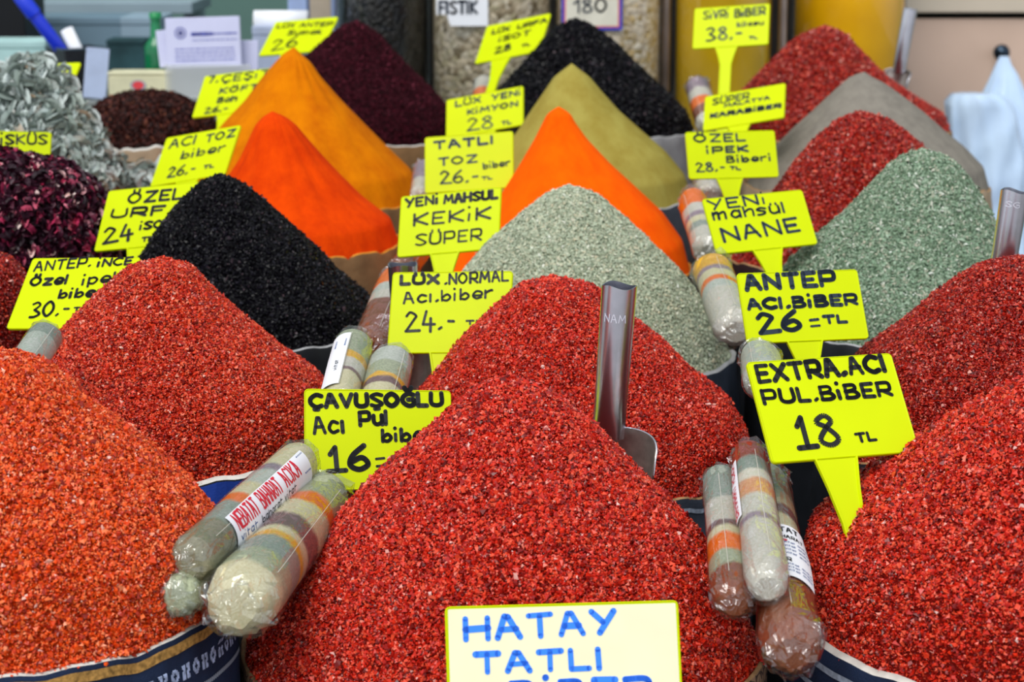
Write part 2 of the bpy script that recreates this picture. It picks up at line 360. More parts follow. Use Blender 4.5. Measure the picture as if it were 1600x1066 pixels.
class Heap:
    def __init__(s, key, ridge=0.0, wob=.012):
        (s.x, s.y, s.z), t, L, R = HEAPS[key]
        s.H = t[-1]
        d = np.linspace(0, s.H, 160)
        def sm(a):
            v = np.interp(d, t, a); k = np.ones(7) / 7
            w = np.convolve(np.pad(v, 3, mode='edge'), k, 'valid'); w[:4] = v[:4]; return w
        s.d, s.L, s.R = d, sm(L), sm(R)
        g = np.random.default_rng(sum(map(ord, key)))
        s.ph = g.uniform(0, 6.28, 8); s.fr = g.integers(2, 7, 4); s.rf = g.integers(7, 23, 4); s.ridge = ridge; s.wob = wob
    def rad(s, phi, dd):
        w = (1 + np.cos(phi)) / 2
        r = np.interp(dd, s.d, s.L) * (1 - w) + np.interp(dd, s.d, s.R) * w
        fac = np.clip(-np.sin(phi), 0, 1) + .25            # keeps the outline as it is seen, varies the face
        n = sum(np.sin(phi * s.fr[i] + s.ph[i] + dd * 30 * (i - 1.5)) for i in range(4)) / 4
        q = 1 + s.wob * 2 * n * fac
        if s.ridge:
            q = q + s.ridge * fac * sum(np.abs(np.sin(phi * s.rf[i] / 2 + s.ph[i + 4] + dd * 9 * (i - 1.5))) - .6 for i in range(4)) / 4
        return r * q
    def pt(s, phi, dd):
        r = s.rad(phi, dd); sy = np.sin(phi)
        return np.stack([s.x + r * np.cos(phi), s.y + r * sy * np.where(sy > 0, .9, 1.0), s.z - dd], -1)
    def base(s, phi, extra=0.0):
        sy = np.sin(phi); w = (1 + np.cos(phi)) / 2
        r = s.L[-1] * (1 - w) + s.R[-1] * w + extra
        return np.stack([s.x + r * np.cos(phi), s.y + r * sy * np.where(sy > 0, .9, 1.0)], -1)
    def sample(s, n, g, back=.35):
        phi = np.empty(0); dd = np.empty(0)
        dl = np.hypot(np.gradient((s.L + s.R) / 2), np.gradient(s.d)) * ((s.L + s.R) / 2 + .004)
        cdf = np.cumsum(dl) / dl.sum()
        lo, hi = -math.pi - back, back                     # the side that faces the lane and a good way round
        phi = g.uniform(lo, hi, n); dd = np.interp(g.uniform(0, 1, n), cdf, s.d)
        P = s.pt(phi, dd); e = 1e-3
        A = s.pt(phi + .02, dd) - P; B = s.pt(phi, np.clip(dd + .002, 0, s.H)) - P + 1e-9
        N = np.cross(B, A); N /= np.linalg.norm(N, axis=1)[:, None] + 1e-12
        N = np.where((N[:, 2:3] < 0), -N, N)
        return P, N, phi, dd
    def bed(s, nu=96, nv=60, sink=0.0, full=True):
        phi = np.linspace(0, 2 * np.pi, nu, endpoint=False); dd = np.concatenate([[0.0005], np.linspace(.003, s.H + .0, nv - 1)])
        PH, DD = np.meshgrid(phi, dd)
        P = s.pt(PH, DD); P[..., 2] -= sink
        mb = MB(); mb.grid(P, wrap_v=True)
        mb.add(np.concatenate([[P[0].mean(0) + [0, 0, .0003]], P[0]]), [[0, 1 + i, 1 + (i + 1) % nu] for i in range(nu)])
        Q = P[-1].copy(); Q[:, 2] -= .012
        mb.grid(np.stack([P[-1], Q]), wrap_v=True); mb.add(Q, [list(range(nu))])
        return mb


def basis(N, g):
    n = len(N); a = g.normal(size=(n, 3)); T = a - N * (a * N).sum(1)[:, None]; T /= np.linalg.norm(T, axis=1)[:, None] + 1e-12
    return T, np.cross(N, T)


def flakes(P, N, size, g, thick=.3, elong=1.25, tilt=.55, lift=.4):
    """Angular chips: a crooked four-cornered outline with a raised middle."""
    n = len(P)
    N = N + g.normal(size=(n, 3)) * tilt; N /= np.linalg.norm(N, axis=1)[:, None]
    T, B = basis(N, g)
    sz = size * np.clip(g.lognormal(0, .36, n), .45, 2.5)
    el = g.uniform(1, elong, n)
    V = np.empty((n, 5, 3))
    C = P + N * (sz * g.uniform(-lift, lift, n))[:, None]
    for k in range(4):
        a = k * math.pi / 2 + g.uniform(-.5, .5, n); r = sz * .5 * g.uniform(.65, 1.25, n)
        V[:, k] = C + (r * np.cos(a) * el)[:, None] * T + (r * np.sin(a) / el)[:, None] * B + N * (sz * g.uniform(-.16, .16, n))[:, None]
    V[:, 4] = C + N * (sz * thick)[:, None] + T * (sz * g.uniform(-.2, .2, n))[:, None] + B * (sz * g.uniform(-.2, .2, n))[:, None]
    pat = np.array([0, 1, 4, 1, 2, 4, 2, 3, 4, 3, 0, 4, 3, 2, 1, 0]); tot = np.array([3, 3, 3, 3, 4])
    li = (np.arange(n)[:, None] * 5 + pat[None]).ravel()
    return V.reshape(-1, 3), li, np.tile(tot, n)


def curls(P, N, length, width, g, curl=2.2, k=6, tilt=.8, twist=1.0, cup=.25):
    """Dry curled leaves: bent, cupped strips."""
    n = len(P)
    N = N + g.normal(size=(n, 3)) * tilt; N /= np.linalg.norm(N, axis=1)[:, None]
    T, B = basis(N, g)
    L = length * g.uniform(.5, 1.4, n); Wd = width * g.uniform(.5, 1.4, n); c = g.normal(0, curl, n); tw = g.normal(0, twist, n)
    V = np.empty((n, k, 3, 3)); pos = P.copy() - T * (L / 2)[:, None] + N * (L * .1)[:, None]
    ang = -c / 2
    for i in range(k):
        d = np.cos(ang)[:, None] * T + np.sin(ang)[:, None] * N; up_ = -np.sin(ang)[:, None] * T + np.cos(ang)[:, None] * N
        t_ = tw * (i / (k - 1) - .5); sd = np.cos(t_)[:, None] * B + np.sin(t_)[:, None] * up_; nn = np.cross(d, sd)
        w = (Wd * (.25 + .75 * math.sin(math.pi * (i + .35) / (k - .3))))[:, None] / 2
        V[:, i, 0] = pos - sd * w + nn * w * cup * 2; V[:, i, 1] = pos; V[:, i, 2] = pos + sd * w + nn * w * cup * 2
        pos = pos + d * (L / (k - 1))[:, None]; ang = ang + c / (k - 1)
    pat = []
    for i in range(k - 1):
        for j in range(2):
            a = i * 3 + j; pat += [a, a + 1, a + 4, a + 3]
    li = (np.arange(n)[:, None] * (3 * k) + np.array(pat)[None]).ravel()
    return V.reshape(-1, 3), li, np.full(n * 2 * (k - 1), 4)


def heap_object(name, hp, bed_mat, chip_mat, chips, label, cat, sink=.0015):
    mb = hp.bed(sink=sink)
    V0 = np.concatenate(mb.v); l0 = np.array([i for f in mb.f for i in f]); t0 = np.array([len(f) for f in mb.f])
    Vs, ls, ts, ms = [V0], [l0], [t0], [np.zeros(len(t0), int)]; n = len(V0)
    for V, li, tt in chips:
        Vs.append(V); ls.append(li + n); ts.append(tt); ms.append(np.ones(len(tt), int)); n += len(V)
    c = np.array([hp.x, hp.y, hp.z - hp.H])
    me = mesh_raw(name, np.concatenate(Vs) - c, np.concatenate(ls), np.concatenate(ts), np.concatenate(ms))
    o = link(name, me, [bed_mat, chip_mat]); o.location = Vector([float(v) for v in c])
    return tag(o, label, cat, kind='stuff')


def chip_heap(key, name, bed, chip, n, size, label, cat='spice heap', thick=.5, elong=1.35, tilt=.75, wob=.012):
    hp = Heap(key, wob=wob); g = np.random.default_rng(100 + ord(key))
    P, N, ph, dd = hp.sample(n, g)
    ch = [flakes(P, N, size, g, thick, elong, tilt)]
    if key in 'ABCDEF':                                    # chips that slid onto the rim of the sack
        a = g.uniform(-math.pi, 0, 900); q = hp.base(a, 0.0)
        rd = (q - [hp.x, hp.y]); rd /= np.linalg.norm(rd, axis=1)[:, None]; off = np.abs(g.normal(0, .0028, 900)) * (np.sin(a * 5 + 1) > -.5)
        q = q + rd * (off - .001)[:, None]
        ch.append(flakes(np.c_[q, hp.z - hp.H + .0035 - off * .15 + g.uniform(0, .001, 900)], np.tile([0, 0, 1.0], (900, 1)), size, g, thick, elong, .5))
    heap_object(name, hp, M_BED[bed], chip, ch, label, cat)
    return hp


HP = {}
HP['A'] = chip_heap('A', 'chili_flake_heap', 'red', M_FA, 105000, 0.00240, 'central front heap of red chili flakes with the steel scoop standing behind its right slope')
HP['B'] = chip_heap('B', 'chili_flake_heap', 'orange', M_FB, 90000, 0.00230, 'bright orange-red heap of chili flakes in the navy sack with woven white motifs')
HP['C'] = chip_heap('C', 'chili_flake_heap', 'red', M_FA, 90000, 0.00245, 'big red chili flake heap at the stake of the 18 TL sign')
HP['D'] = chip_heap('D', 'chili_flake_heap', 'red', M_FD, 95000, 0.00200, 'red chili flake heap covering the right edge of the 30 TL sign')
HP['E'] = chip_heap('E', 'chili_flake_heap', 'red', M_FA, 95000, 0.00210, 'red chili flake heap just behind the central scoop, covering the edge of the 24 TL Normal sign')
HP['F'] = chip_heap('F', 'chili_flake_heap', 'red', M_FF, 85000, 0.00220, 'dark red chili flake heap with a scoop handle on top, below the green mint')
HP['L'] = chip_heap('L', 'chili_flake_heap', 'red', M_FF, 45000, 0.00280, 'dark red flake heap in front of the grey pepper powder')
HP['R'] = chip_heap('R', 'chili_flake_heap', 'red', M_FF, 34000, 0.00310, 'rearmost dark red flake heap in front of the yellow-orange jar')
HP['V'] = chip_heap('V', 'chili_flake_heap', 'red', M_FF, 34000, 0.00260, 'dark red flake heap below the hibiscus, mostly hidden by the 30 TL sign')
HP['G'] = chip_heap('G', 'black_pepper_heap', 'black', M_BLK, 70000, 0.00260, 'nearer black chili flake heap, in front of the orange-red powder')
HP['Q'] = chip_heap('Q', 'black_pepper_heap', 'black', M_BLK, 36000, 0.00360, 'far black chili flake heap under the jar marked 180')
HP['P'] = chip_heap('P', 'sumac_heap', 'sumac', M_SUM, 42000, 0.00270, 'dark purple sumac heap behind the yellow-orange powder')
HP['H'] = chip_heap('H', 'dried_thyme_heap', 'thyme', M_THY, 80000, 0.00240, 'pale grey-green dried thyme heap in front of the orange cone', 'herb heap', .25, 1.7, .45)
HP['I'] = chip_heap('I', 'dried_mint_heap', 'mint', M_MIN, 75000, 0.00260, 'green dried mint heap in front of the dark red flakes', 'herb heap', .25, 1.7, .45)


def powder_heap(key, name, label, ridge):
    hp = Heap(key, ridge=ridge, wob=.010)
    mb = hp.bed(nu=220, nv=150)
    V = np.concatenate(mb.v); g = np.random.default_rng(ord(key))
    c = np.array([hp.x, hp.y, hp.z - hp.H])
    me = mesh_raw(name, V - c, [i for f in mb.f for i in f], [len(f) for f in mb.f])
    o = link(name, me, M_POW[key], smooth=True); o.location = Vector([float(v) for v in c])
    tag(o, label, 'spice heap', kind='stuff'); HP[key] = hp


powder_heap('J', 'paprika_powder_heap', 'deep orange-red powder heap behind the nearer black flakes', .065)
powder_heap('K', 'paprika_powder_heap', 'bright orange powder cone behind the pale green thyme', .018)
powder_heap('M', 'spice_powder_heap', 'yellow-orange powder heap behind the deep orange-red powder', .055)
powder_heap('N', 'cumin_powder_heap', 'mustard-coloured cumin powder heap behind the orange cone', .012)
powder_heap('O', 'ground_pepper_heap', 'smooth grey ground pepper heap behind the dark red flakes', .008)


def leaf_heap(key, name, bed, mat, label, cat, args, dn=0.0, extra=None):
    hp = Heap(key, wob=.03); g = np.random.default_rng(ord(key)); ch = []
    for n, ln, wd, kw in args:
        P, N, a, b = hp.sample(n, g, back=.8); P = P - [0, 0, dn]; ch.append(curls(P, N, ln, wd, g, **kw))
    if extra:                                              # leaves that spilled over the edge
        c, r, n = extra; P = np.array(c) + g.normal(size=(n, 3)) * np.array(r); ch.append(curls(P, np.tile([0, -.5, .8], (n, 1)), .022, .008, g, curl=1.8, tilt=1.2, twist=1.6, cup=1.1))
    heap_object(name, hp, M_BED[bed], mat, ch, label, cat, sink=.006 + dn); HP[key] = hp


leaf_heap('S', 'dried_sage_heap', 'sage', M_SAGE, 'pale grey heap of curled dried sage leaves at the upper left', 'herb heap',
          [(3000, .023, .0078, dict(curl=1.6, twist=1.5, tilt=1.0, cup=1.1)), (700, .026, .0030, dict(curl=1.6, tilt=1.2))], .012, (at(198, 282, 3.06), (.032, .022, .009), 360))
leaf_heap('U', 'dried_hibiscus_heap', 'hib', M_HIB, 'dark purple heap of dried hibiscus petals flecked with pink', 'herb heap',
          [(8000, .0125, .0068, dict(curl=2.2, cup=.6, tilt=.9))], .012)
leaf_heap('T', 'brown_shred_heap', 'brown', M_BRN, 'low dark brown heap of shredded spice in a white-rimmed bowl', 'spice heap',
          [(7000, .011, .0028, dict(curl=.8))])

# ------------------------------------------------------------------ display table and sacks
TABLE_Z = 0.60
tb = thing('display_table', 'dark table under the spice sacks, hidden behind them', 'table', (0, 2.5, 0))
M_DARKWOOD = plain('dark_wood', '1c1714', .7, .2, noise=.2, scale=8)
MB().box((0, 0, TABLE_Z - .02), (2.0, 2.5, .04), bev=.004).build('tabletop', M_DARKWOOD, tb)
for sx in (-.93, .93):
    for sy in (-1.18, 1.18):
        MB().box((sx, sy, (TABLE_Z - .04) / 2), (.06, .06, TABLE_Z - .04), bev=.004).build('leg', M_DARKWOOD, tb)


def paisley(name, c1, c2, scale=55):
    m, t, b = new_mat(name, c1, .8, .2)
    tcn = t.nodes.new('ShaderNodeTexCoord'); n = t.nodes.new('ShaderNodeTexNoise'); n.inputs['Scale'].default_value = 28
    v = t.nodes.new('ShaderNodeTexVoronoi'); v.feature = 'DISTANCE_TO_EDGE'; v.inputs['Scale'].default_value = scale
    mv = t.nodes.new('ShaderNodeMix'); mv.data_type = 'RGBA'; mv.inputs[0].default_value = .12
    t.links.new(tcn.outputs['Object'], n.inputs['Vector']); t.links.new(tcn.outputs['Object'], mv.inputs[6]); t.links.new(n.outputs['Color'], mv.inputs[7])
    t.links.new(mv.outputs[2], v.inputs['Vector'])
    r = t.nodes.new('ShaderNodeValToRGB'); r.color_ramp.elements[0].position = .04; r.color_ramp.elements[1].position = .12
    r.color_ramp.elements[0].color = srgb(c2); r.color_ramp.elements[1].color = srgb(c1)
    t.links.new(v.outputs['Distance'], r.inputs[0]); t.links.new(r.outputs[0], b.inputs['Base Color'])
    return m


CLOTH = dict(navy=plain('navy_cloth', '1c2b48', .75, .25, noise=.2, bump=.3, bscale=700), blue=plain('royal_blue_cloth', '1c3f9c', .7, .3, noise=.1, bump=.2, bscale=500),
             brown=paisley('brown_patterned_cloth', 'a88468', '4a3a34'), slate=plain('slate_cloth', '3c4452', .5, .4, noise=.2, bump=.2), beige=plain('beige_sackcloth', 'b09a80', .85, .2, noise=.12, bump=.3, bscale=500),
             grey=plain('grey_sackcloth', 'a4a4a8', .8, .2, noise=.1, bump=.3, bscale=500), dark=plain('dark_cloth', '1d2026', .5, .4, noise=.2), tan=plain('tan_cloth', '8a6a48', .85, .2, noise=.15, bump=.3))
LIN = dict(white=plain('white_lining', 'd8d4cc', .8, .2, noise=.1, scale=90), gold=plain('gold_trim', 'b08a4c', .8, .2, noise=.25, scale=120), tan=plain('tan_lining', 'a8845c', .8, .2, noise=.2, scale=90),
           orange=plain('dusted_orange_lining', 'd08a30', .9, .1, noise=.2, scale=60), grey=plain('grey_lining', 'a8a8aa', .7, .3, noise=.1, scale=60))


class Sack:
    PROF = [(-.003, -.006), (-.001, .001), (.002, .004), (.004, .0025), (.005, -.001), (.0055, -.012), (.007, -.03), (.010, -.07), (.011, -.13), (.008, -.2)]
    def __init__(s, key, label, cloth='beige', lining='white', seg=128, ruffle=.0022, stripes=None, fat=1.0):
        hp = s.hp = HP[key]; s.z0 = hp.z - hp.H
        a = s.a = np.linspace(0, 2 * np.pi, seg, endpoint=False); g = np.random.default_rng(ord(key) + 5)
        s.p = g.uniform(0, 6.28, 6); s.ruf = ruffle
        s.planes = []; c0 = np.array([hp.x, hp.y])
        for k2, h2 in HP.items():
            if k2 == key: continue
            c1 = np.array([h2.x, h2.y]); v_ = c1 - c0; D = np.linalg.norm(v_)
            if D > .6: continue
            v_ = v_ / D; th_ = math.atan2(v_[1], v_[0])
            ra = (hp.base(np.array([th_]))[0] - c0) @ v_; rb_ = (c1 - h2.base(np.array([th_ + math.pi]))[0]) @ v_
            s.planes.append((v_, c0 @ v_ + ra + (D - ra - rb_) / 2))
        prof = [(e * fat, d * fat) if i in (1, 2, 3) else (e + (.004 * (fat - 1) if e > 0 else 0), d) for i, (e, d) in enumerate(s.PROF)] + [(-.004, TABLE_Z - s.z0)]
        s.prof = prof
        rings = [s.surf(a, dz, ex) for ex, dz in prof]
        s.root = thing('spice_sack', label, 'sack', (hp.x, hp.y, TABLE_Z))
        off = np.array([hp.x, hp.y, TABLE_Z])
        s.off = off
        m = MB(); m.grid(np.array(rings[:4]) - off, wrap_v=True, flip=True); m.build('rim_lining', LIN[lining], s.root, True)
        m = MB(); m.grid(np.array(rings[3:]) - off, wrap_v=True, flip=True); m.add(rings[-1] - off, [list(range(seg))[::-1]])
        m.build('cloth_body', CLOTH[cloth], s.root, True)
        for dz0, dz1, mm in stripes or []:
            m = MB(); m.grid(np.array([s.outer(a, dz0), s.outer(a, dz1)]) - off, wrap_v=True, flip=True); m.build('woven_band', mm, s.root)
    def surf(s, a, dz, ex):
        w = s.ruf * (np.sin(3 * a + s.p[0]) + .8 * np.sin(7 * a + s.p[1]) + .6 * np.sin(16 * a + s.p[2]) + .4 * np.sin(31 * a + s.p[3])) * (1 if dz > -.02 else .3)
        q = s.hp.base(a, ex + w * .6)
        for n_, d_ in s.planes:                            # sacks squashed flat where they lean on each other
            e_ = q @ n_ - d_
            q = q - np.clip(e_ + .0006, 0, None)[:, None] * n_
        return np.concatenate([q, np.broadcast_to(np.atleast_1d(s.z0 + dz + w * (1 if dz > -.1 else 0)), (len(q),))[:, None]], 1)
    def outer(s, a, dz, lift=.0007):
        ex = np.interp(-dz, [-d for _, d in s.prof[4:]], [e for e, _ in s.prof[4:]])
        return s.surf(np.atleast_1d(a), dz, ex + lift)


SACKS = {}
M_STRIPE = plain('pale_stripe', '9aa6b8', .6, .3, noise=.2, scale=200)
M_GOLDBAND = plain('gold_band', 'b5894a', .8, .2, noise=.3, scale=300)
for k, lab, cl, li, kw in [
    ('A', 'brown patterned sack holding the central front red heap', 'brown', 'tan', {}),
    ('B', 'navy sack with a band of white woven motifs, lower left', 'navy', 'white', dict(stripes=[(-.001, -.0085, M_GOLDBAND)])),
    ('C', 'navy sack with pale stripes and white lining, at the lower right', 'navy', 'white', dict(stripes=[(-.006, -.011, M_STRIPE), (-.024, -.028, M_STRIPE), (-.045, -.048, M_STRIPE)], fat=2.2)),
    ('D', 'royal blue sack with white rim, body coloured dark as gap shade, beside the layered rolls', 'dark', 'white', dict(stripes=[(.004, -.026, CLOTH['blue'])], fat=2.0)),  # blue cloth; body below the band coloured dark for shade in the gap
    ('E', 'slate sack with tan rim under the red heap behind the scoop', 'slate', 'tan', dict(stripes=[(-.006, -.010, M_STRIPE)])),
    ('F', 'dark sack with tan rim under the red heap below the mint', 'dark', 'tan', {}),
    ('G', 'dark sack holding the nearer black flakes', 'dark', 'grey', {}),
    ('H', 'dark slate sack with grey rim holding the pale thyme', 'slate', 'grey', dict(fat=1.8)),
    ('I', 'sack darkened for the shadowed gap, holding the green mint', 'dark', 'grey', {}),  # cloth colour carries the shadow of the gap between the front sacks
    ('J', 'tan sack dusted with orange powder under the deep orange-red heap', 'tan', 'orange', {}),
    ('K', 'dark sack with orange-dusted rim holding the bright orange cone', 'dark', 'orange', {}),
    ('L', 'dark sack with tan rim in front of the grey pepper', 'dark', 'tan', {}),
    ('M', 'tan sack with orange-dusted rim holding the yellow-orange powder', 'tan', 'orange', {}),
    ('N', 'slate sack with grey rim holding the mustard-coloured powder', 'slate', 'grey', {}),
    ('O', 'beige sack with rolled rim holding the grey pepper', 'beige', 'tan', {}),
    ('P', 'tan sack with white rim holding the purple sumac', 'tan', 'white', {}),
    ('Q', 'grey sack with grey rim holding the far black flakes', 'grey', 'grey', {}),
    ('R', 'tan sack holding the rearmost red flakes', 'tan', 'tan', {}),
    ('V', 'dark sack holding the red flakes below the hibiscus', 'dark', 'tan', {}),
    ('U', 'dark sack holding the dried hibiscus', 'dark', 'tan', {}),
    ('S', 'beige sack holding the dried sage', 'beige', 'white', {}),
    ('T', 'white-rimmed bowl-shaped sack holding the brown shreds', 'beige', 'white', dict(fat=2.2)),
]:
    SACKS[k] = Sack(k, lab, cl, li, **kw)

# woven white motifs and chain stitch on the navy sack
sB = SACKS['B']; M_MOTIF = plain('white_weave', 'a9b8dc', .8, .2, noise=.25, scale=250)
FLOWER = ['0011100', '0111110', '1110111', '1100011', '1110111', '0111110', '0011100']
BARS = ['1110111', '1110111', '0110011', '1110111', '1110110', '1110111', '1110111']
m = MB(); R0 = .2
for i in range(46):
    bm_ = FLOWER if i % 2 else BARS
    a0 = -math.pi * .98 + i * .066
    for r, row in enumerate(bm_):
        for c, ch in enumerate(row):
            if ch == '1':
                da = .0066; aa = a0 + c * da; z = -.0185 - r * .0016
                q = [sB.outer(aa, z)[0], sB.outer(aa, z - .0016)[0], sB.outer(aa + da, z - .0016)[0], sB.outer(aa + da, z)[0]]
                m.add(np.array(q) - sB.off, [[0, 1, 2, 3]])
m.build('woven_motif', M_MOTIF, sB.root)
m = MB()
for i in range(210):
    a0 = -math.pi + i * .015
    q = [sB.outer(a0 + x, -.0385 - y)[0] for x, y in ((0, .001), (.004, 0), (.011, 0), (.0135, .001), (.0135, .0026), (.011, .0036), (.004, .0036), (0, .0026))]
    q2 = [sB.outer(a0 + x, -.0385 - y, .0008)[0] for x, y in ((.004, .0012), (.010, .0012), (.010, .0024), (.004, .0024))]
    m.add(np.array(q) - sB.off, [list(range(8))[::-1]])
m.build('chain_stitch', plain('chain_stitch', '8e98a8', .8, .2), sB.root)

# ------------------------------------------------------------------ lettering by hand: strokes
G = {}
def _g(ch, w, *st): G[ch] = (w, st)
for ch, w, st in [
    ('A', 6, '04 2E 3E 64|18 58'), ('B', 6, '04 0E|~0E 4E 5C 4A 09|~09 49 66 44 04'), ('C', 6, '~6D 3E 0B 07 34 65'), ('D', 6, '04 0E|~0E 4E 6B 67 44 04'), ('E', 5, '5E 0E 04 54|09 49'),
    ('F', 5, '5E 0E 04|09 49'), ('G', 6, '~6D 3E 0B 07 34 65 69|69 39'), ('H', 6, '04 0E|64 6E|09 69'), ('I', 1, '04 0E'), ('K', 6, '04 0E|6E 09 64'),
    ('L', 5, '0E 04 54'), ('M', 8, '04 1E 47 7E 84'), ('N', 6, '04 0E 64 6E'), ('O', 7, '~3E 0B 07 34 67 6B 3E'), ('P', 6, '04 0E|~0E 5E 6B 58 08'),
    ('R', 6, '04 0E|~0E 5E 6B 58 08|28 64'), ('S', 6, '~6D 3E 0C 39 66 34 05'), ('T', 6, '0E 6E|3E 34'), ('U', 6, '~0E 06 34 66 6E'), ('V', 6, '0E 34 6E'), ('X', 6, '0E 64|6E 04'),
    ('Y', 6, '0E 39|6E 24'), ('Z', 6, '0E 6E 04 64'),
    ('a', 5, '~5A 2B 07 24 56|5B 54'), ('b', 5, '0E 04|~07 3A 57 34 05'), ('c', 5, '~5A 2B 07 24 55'), ('e', 5, '~07 57 5A 2B 07 24 55'), ('h', 5, '0E 04|~08 3B 5A 54'), ('i', 1, '0A 04|0F 0F'),
    ('k', 5, '0E 04|4B 07 54'), ('l', 1, '0E 04'), ('m', 8, '04 0B|~09 2B 3A 34|~39 6B 7A 74'), ('n', 5, '04 0B|~08 3B 5A 54'), ('o', 5, '~3B 07 34 57 3B'), ('p', 5, '01 0B|~0A 3B 58 34 05'),
    ('r', 4, '04 0B|~09 3B 4B'), ('s', 5, '~5A 2B 09 47 45 24 04'), ('u', 5, '~0B 06 24 56 5B|5B 54'), ('z', 5, '0B 5B 04 54'), ('t', 4, '1E 14|0B 4B'), ('ı', 1, '0B 04'), ('v', 5, '0B 24 5B'), ('x', 5, '0B 54|5B 04'), ('ç', 5, '~5A 2B 07 24 55|34 22'),
    ('0', 7, '~3E 0B 07 34 67 6B 3E'), ('1', 3, '0B 3E 34'), ('!', 5, '1B 3E 34|04 64'), ('2', 6, '~0C 2E 5C 4A 04|04 74'), ('3', 6, '~0D 3E 5C 29|~29 66 34 04'), ('4', 6, '2E 07 67|4A 43'), ('6', 6, '~5E 1A 06 34 66 49 07'),
    ('7', 6, '0E 5E 24'), ('8', 6, '~3A 0C 3E 5C 3A 06 34 66 3A'), ('.', 1, '04 15'), ('-', 4, '18 48'), ('=', 6, '0C 6C|06 66'), (' ', 3, ''), ('/', 4, '04 4E')]:
    G[ch] = (w, [s for s in st.split('|') if s])
DOT2 = ['1F 1G', '4F 4G']
G['Ö'] = (7, G['O'][1] + ['2F 2H', '5F 5H']); G['Ü'] = (6, G['U'][1] + ['1F 1H', '5F 5H']); G['İ'] = (1, ['04 0A', '0G 0G']); G['Ç'] = (6, G['C'][1] + ['34 42 22']); G['Ş'] = (6, G['S'][1] + ['34 42 22'])
G['Ğ'] = (6, G['G'][1] + ['~1J 2H 4H 5J']); G['ü'] = (5, G['u'][1] + ['1D 1E', '4D 4E']); G['ö'] = (5, G['o'][1] + ['1D 1E', '4D 4E']); G['ş'] = (5, G['s'][1] + ['24 32 12'])
DIG = {c: i for i, c in enumerate('0123456789ABCDEFGHIJKLMNOPQRSTUVWXYZ')}


def text_strokes(text, width, cap):
    """Polylines of a hand-written line, origin at its baseline start, `width` long."""
    adv = [G[c][0] + 2.6 for c in text]; tot = sum(adv) - 2.6; sx = width / max(tot, 1); x = 0; o = []
    for c, a in zip(text, adv):
        for s in G[c][1]:
            sm = s[0] == '~'; P = np.array([[DIG[p[0]], DIG[p[1]] - 4] for p in s.strip('~').split()], float)
            if sm: P = catmull(P, 6)
            P = (P + [x, 0]) * [sx, cap / 10.0]; o.append(P)
        x += a
    return o


def ribbons(mb, lines, w, fmap, g, mi=0, sub=None):
    """Flat brush strokes with round ends, laid on a surface by fmap(x, y) -> 3D."""
    oct_ = [(math.cos(t), math.sin(t)) for t in np.linspace(0, 2 * np.pi, 15)[:-1]]
    for P in lines:
        ww = w * .5 * g.uniform(.85, 1.15)
        if sub:
            Q = [P[0]]
            for a, b in zip(P[:-1], P[1:]):
                k = max(1, int(np.linalg.norm(b - a) / sub)); Q += [a + (b - a) * (i + 1) / k for i in range(k)]
            P = np.array(Q)
        for i, p in enumerate(P):
            if i == 0 or i == len(P) - 1 or len(P) < 40:
                mb.add([fmap(p[0] + ww * c, p[1] + ww * s) for c, s in oct_], [list(range(14))], mi)
            if i < len(P) - 1:
                d = P[i + 1] - p; L = np.linalg.norm(d)
                if L < 1e-9: continue
                n = np.array([-d[1], d[0]]) / L * ww
                mb.add([fmap(*(p - n)), fmap(*(P[i + 1] - n)), fmap(*(P[i + 1] + n)), fmap(*(p + n))], [[0, 1, 2, 3]], mi)


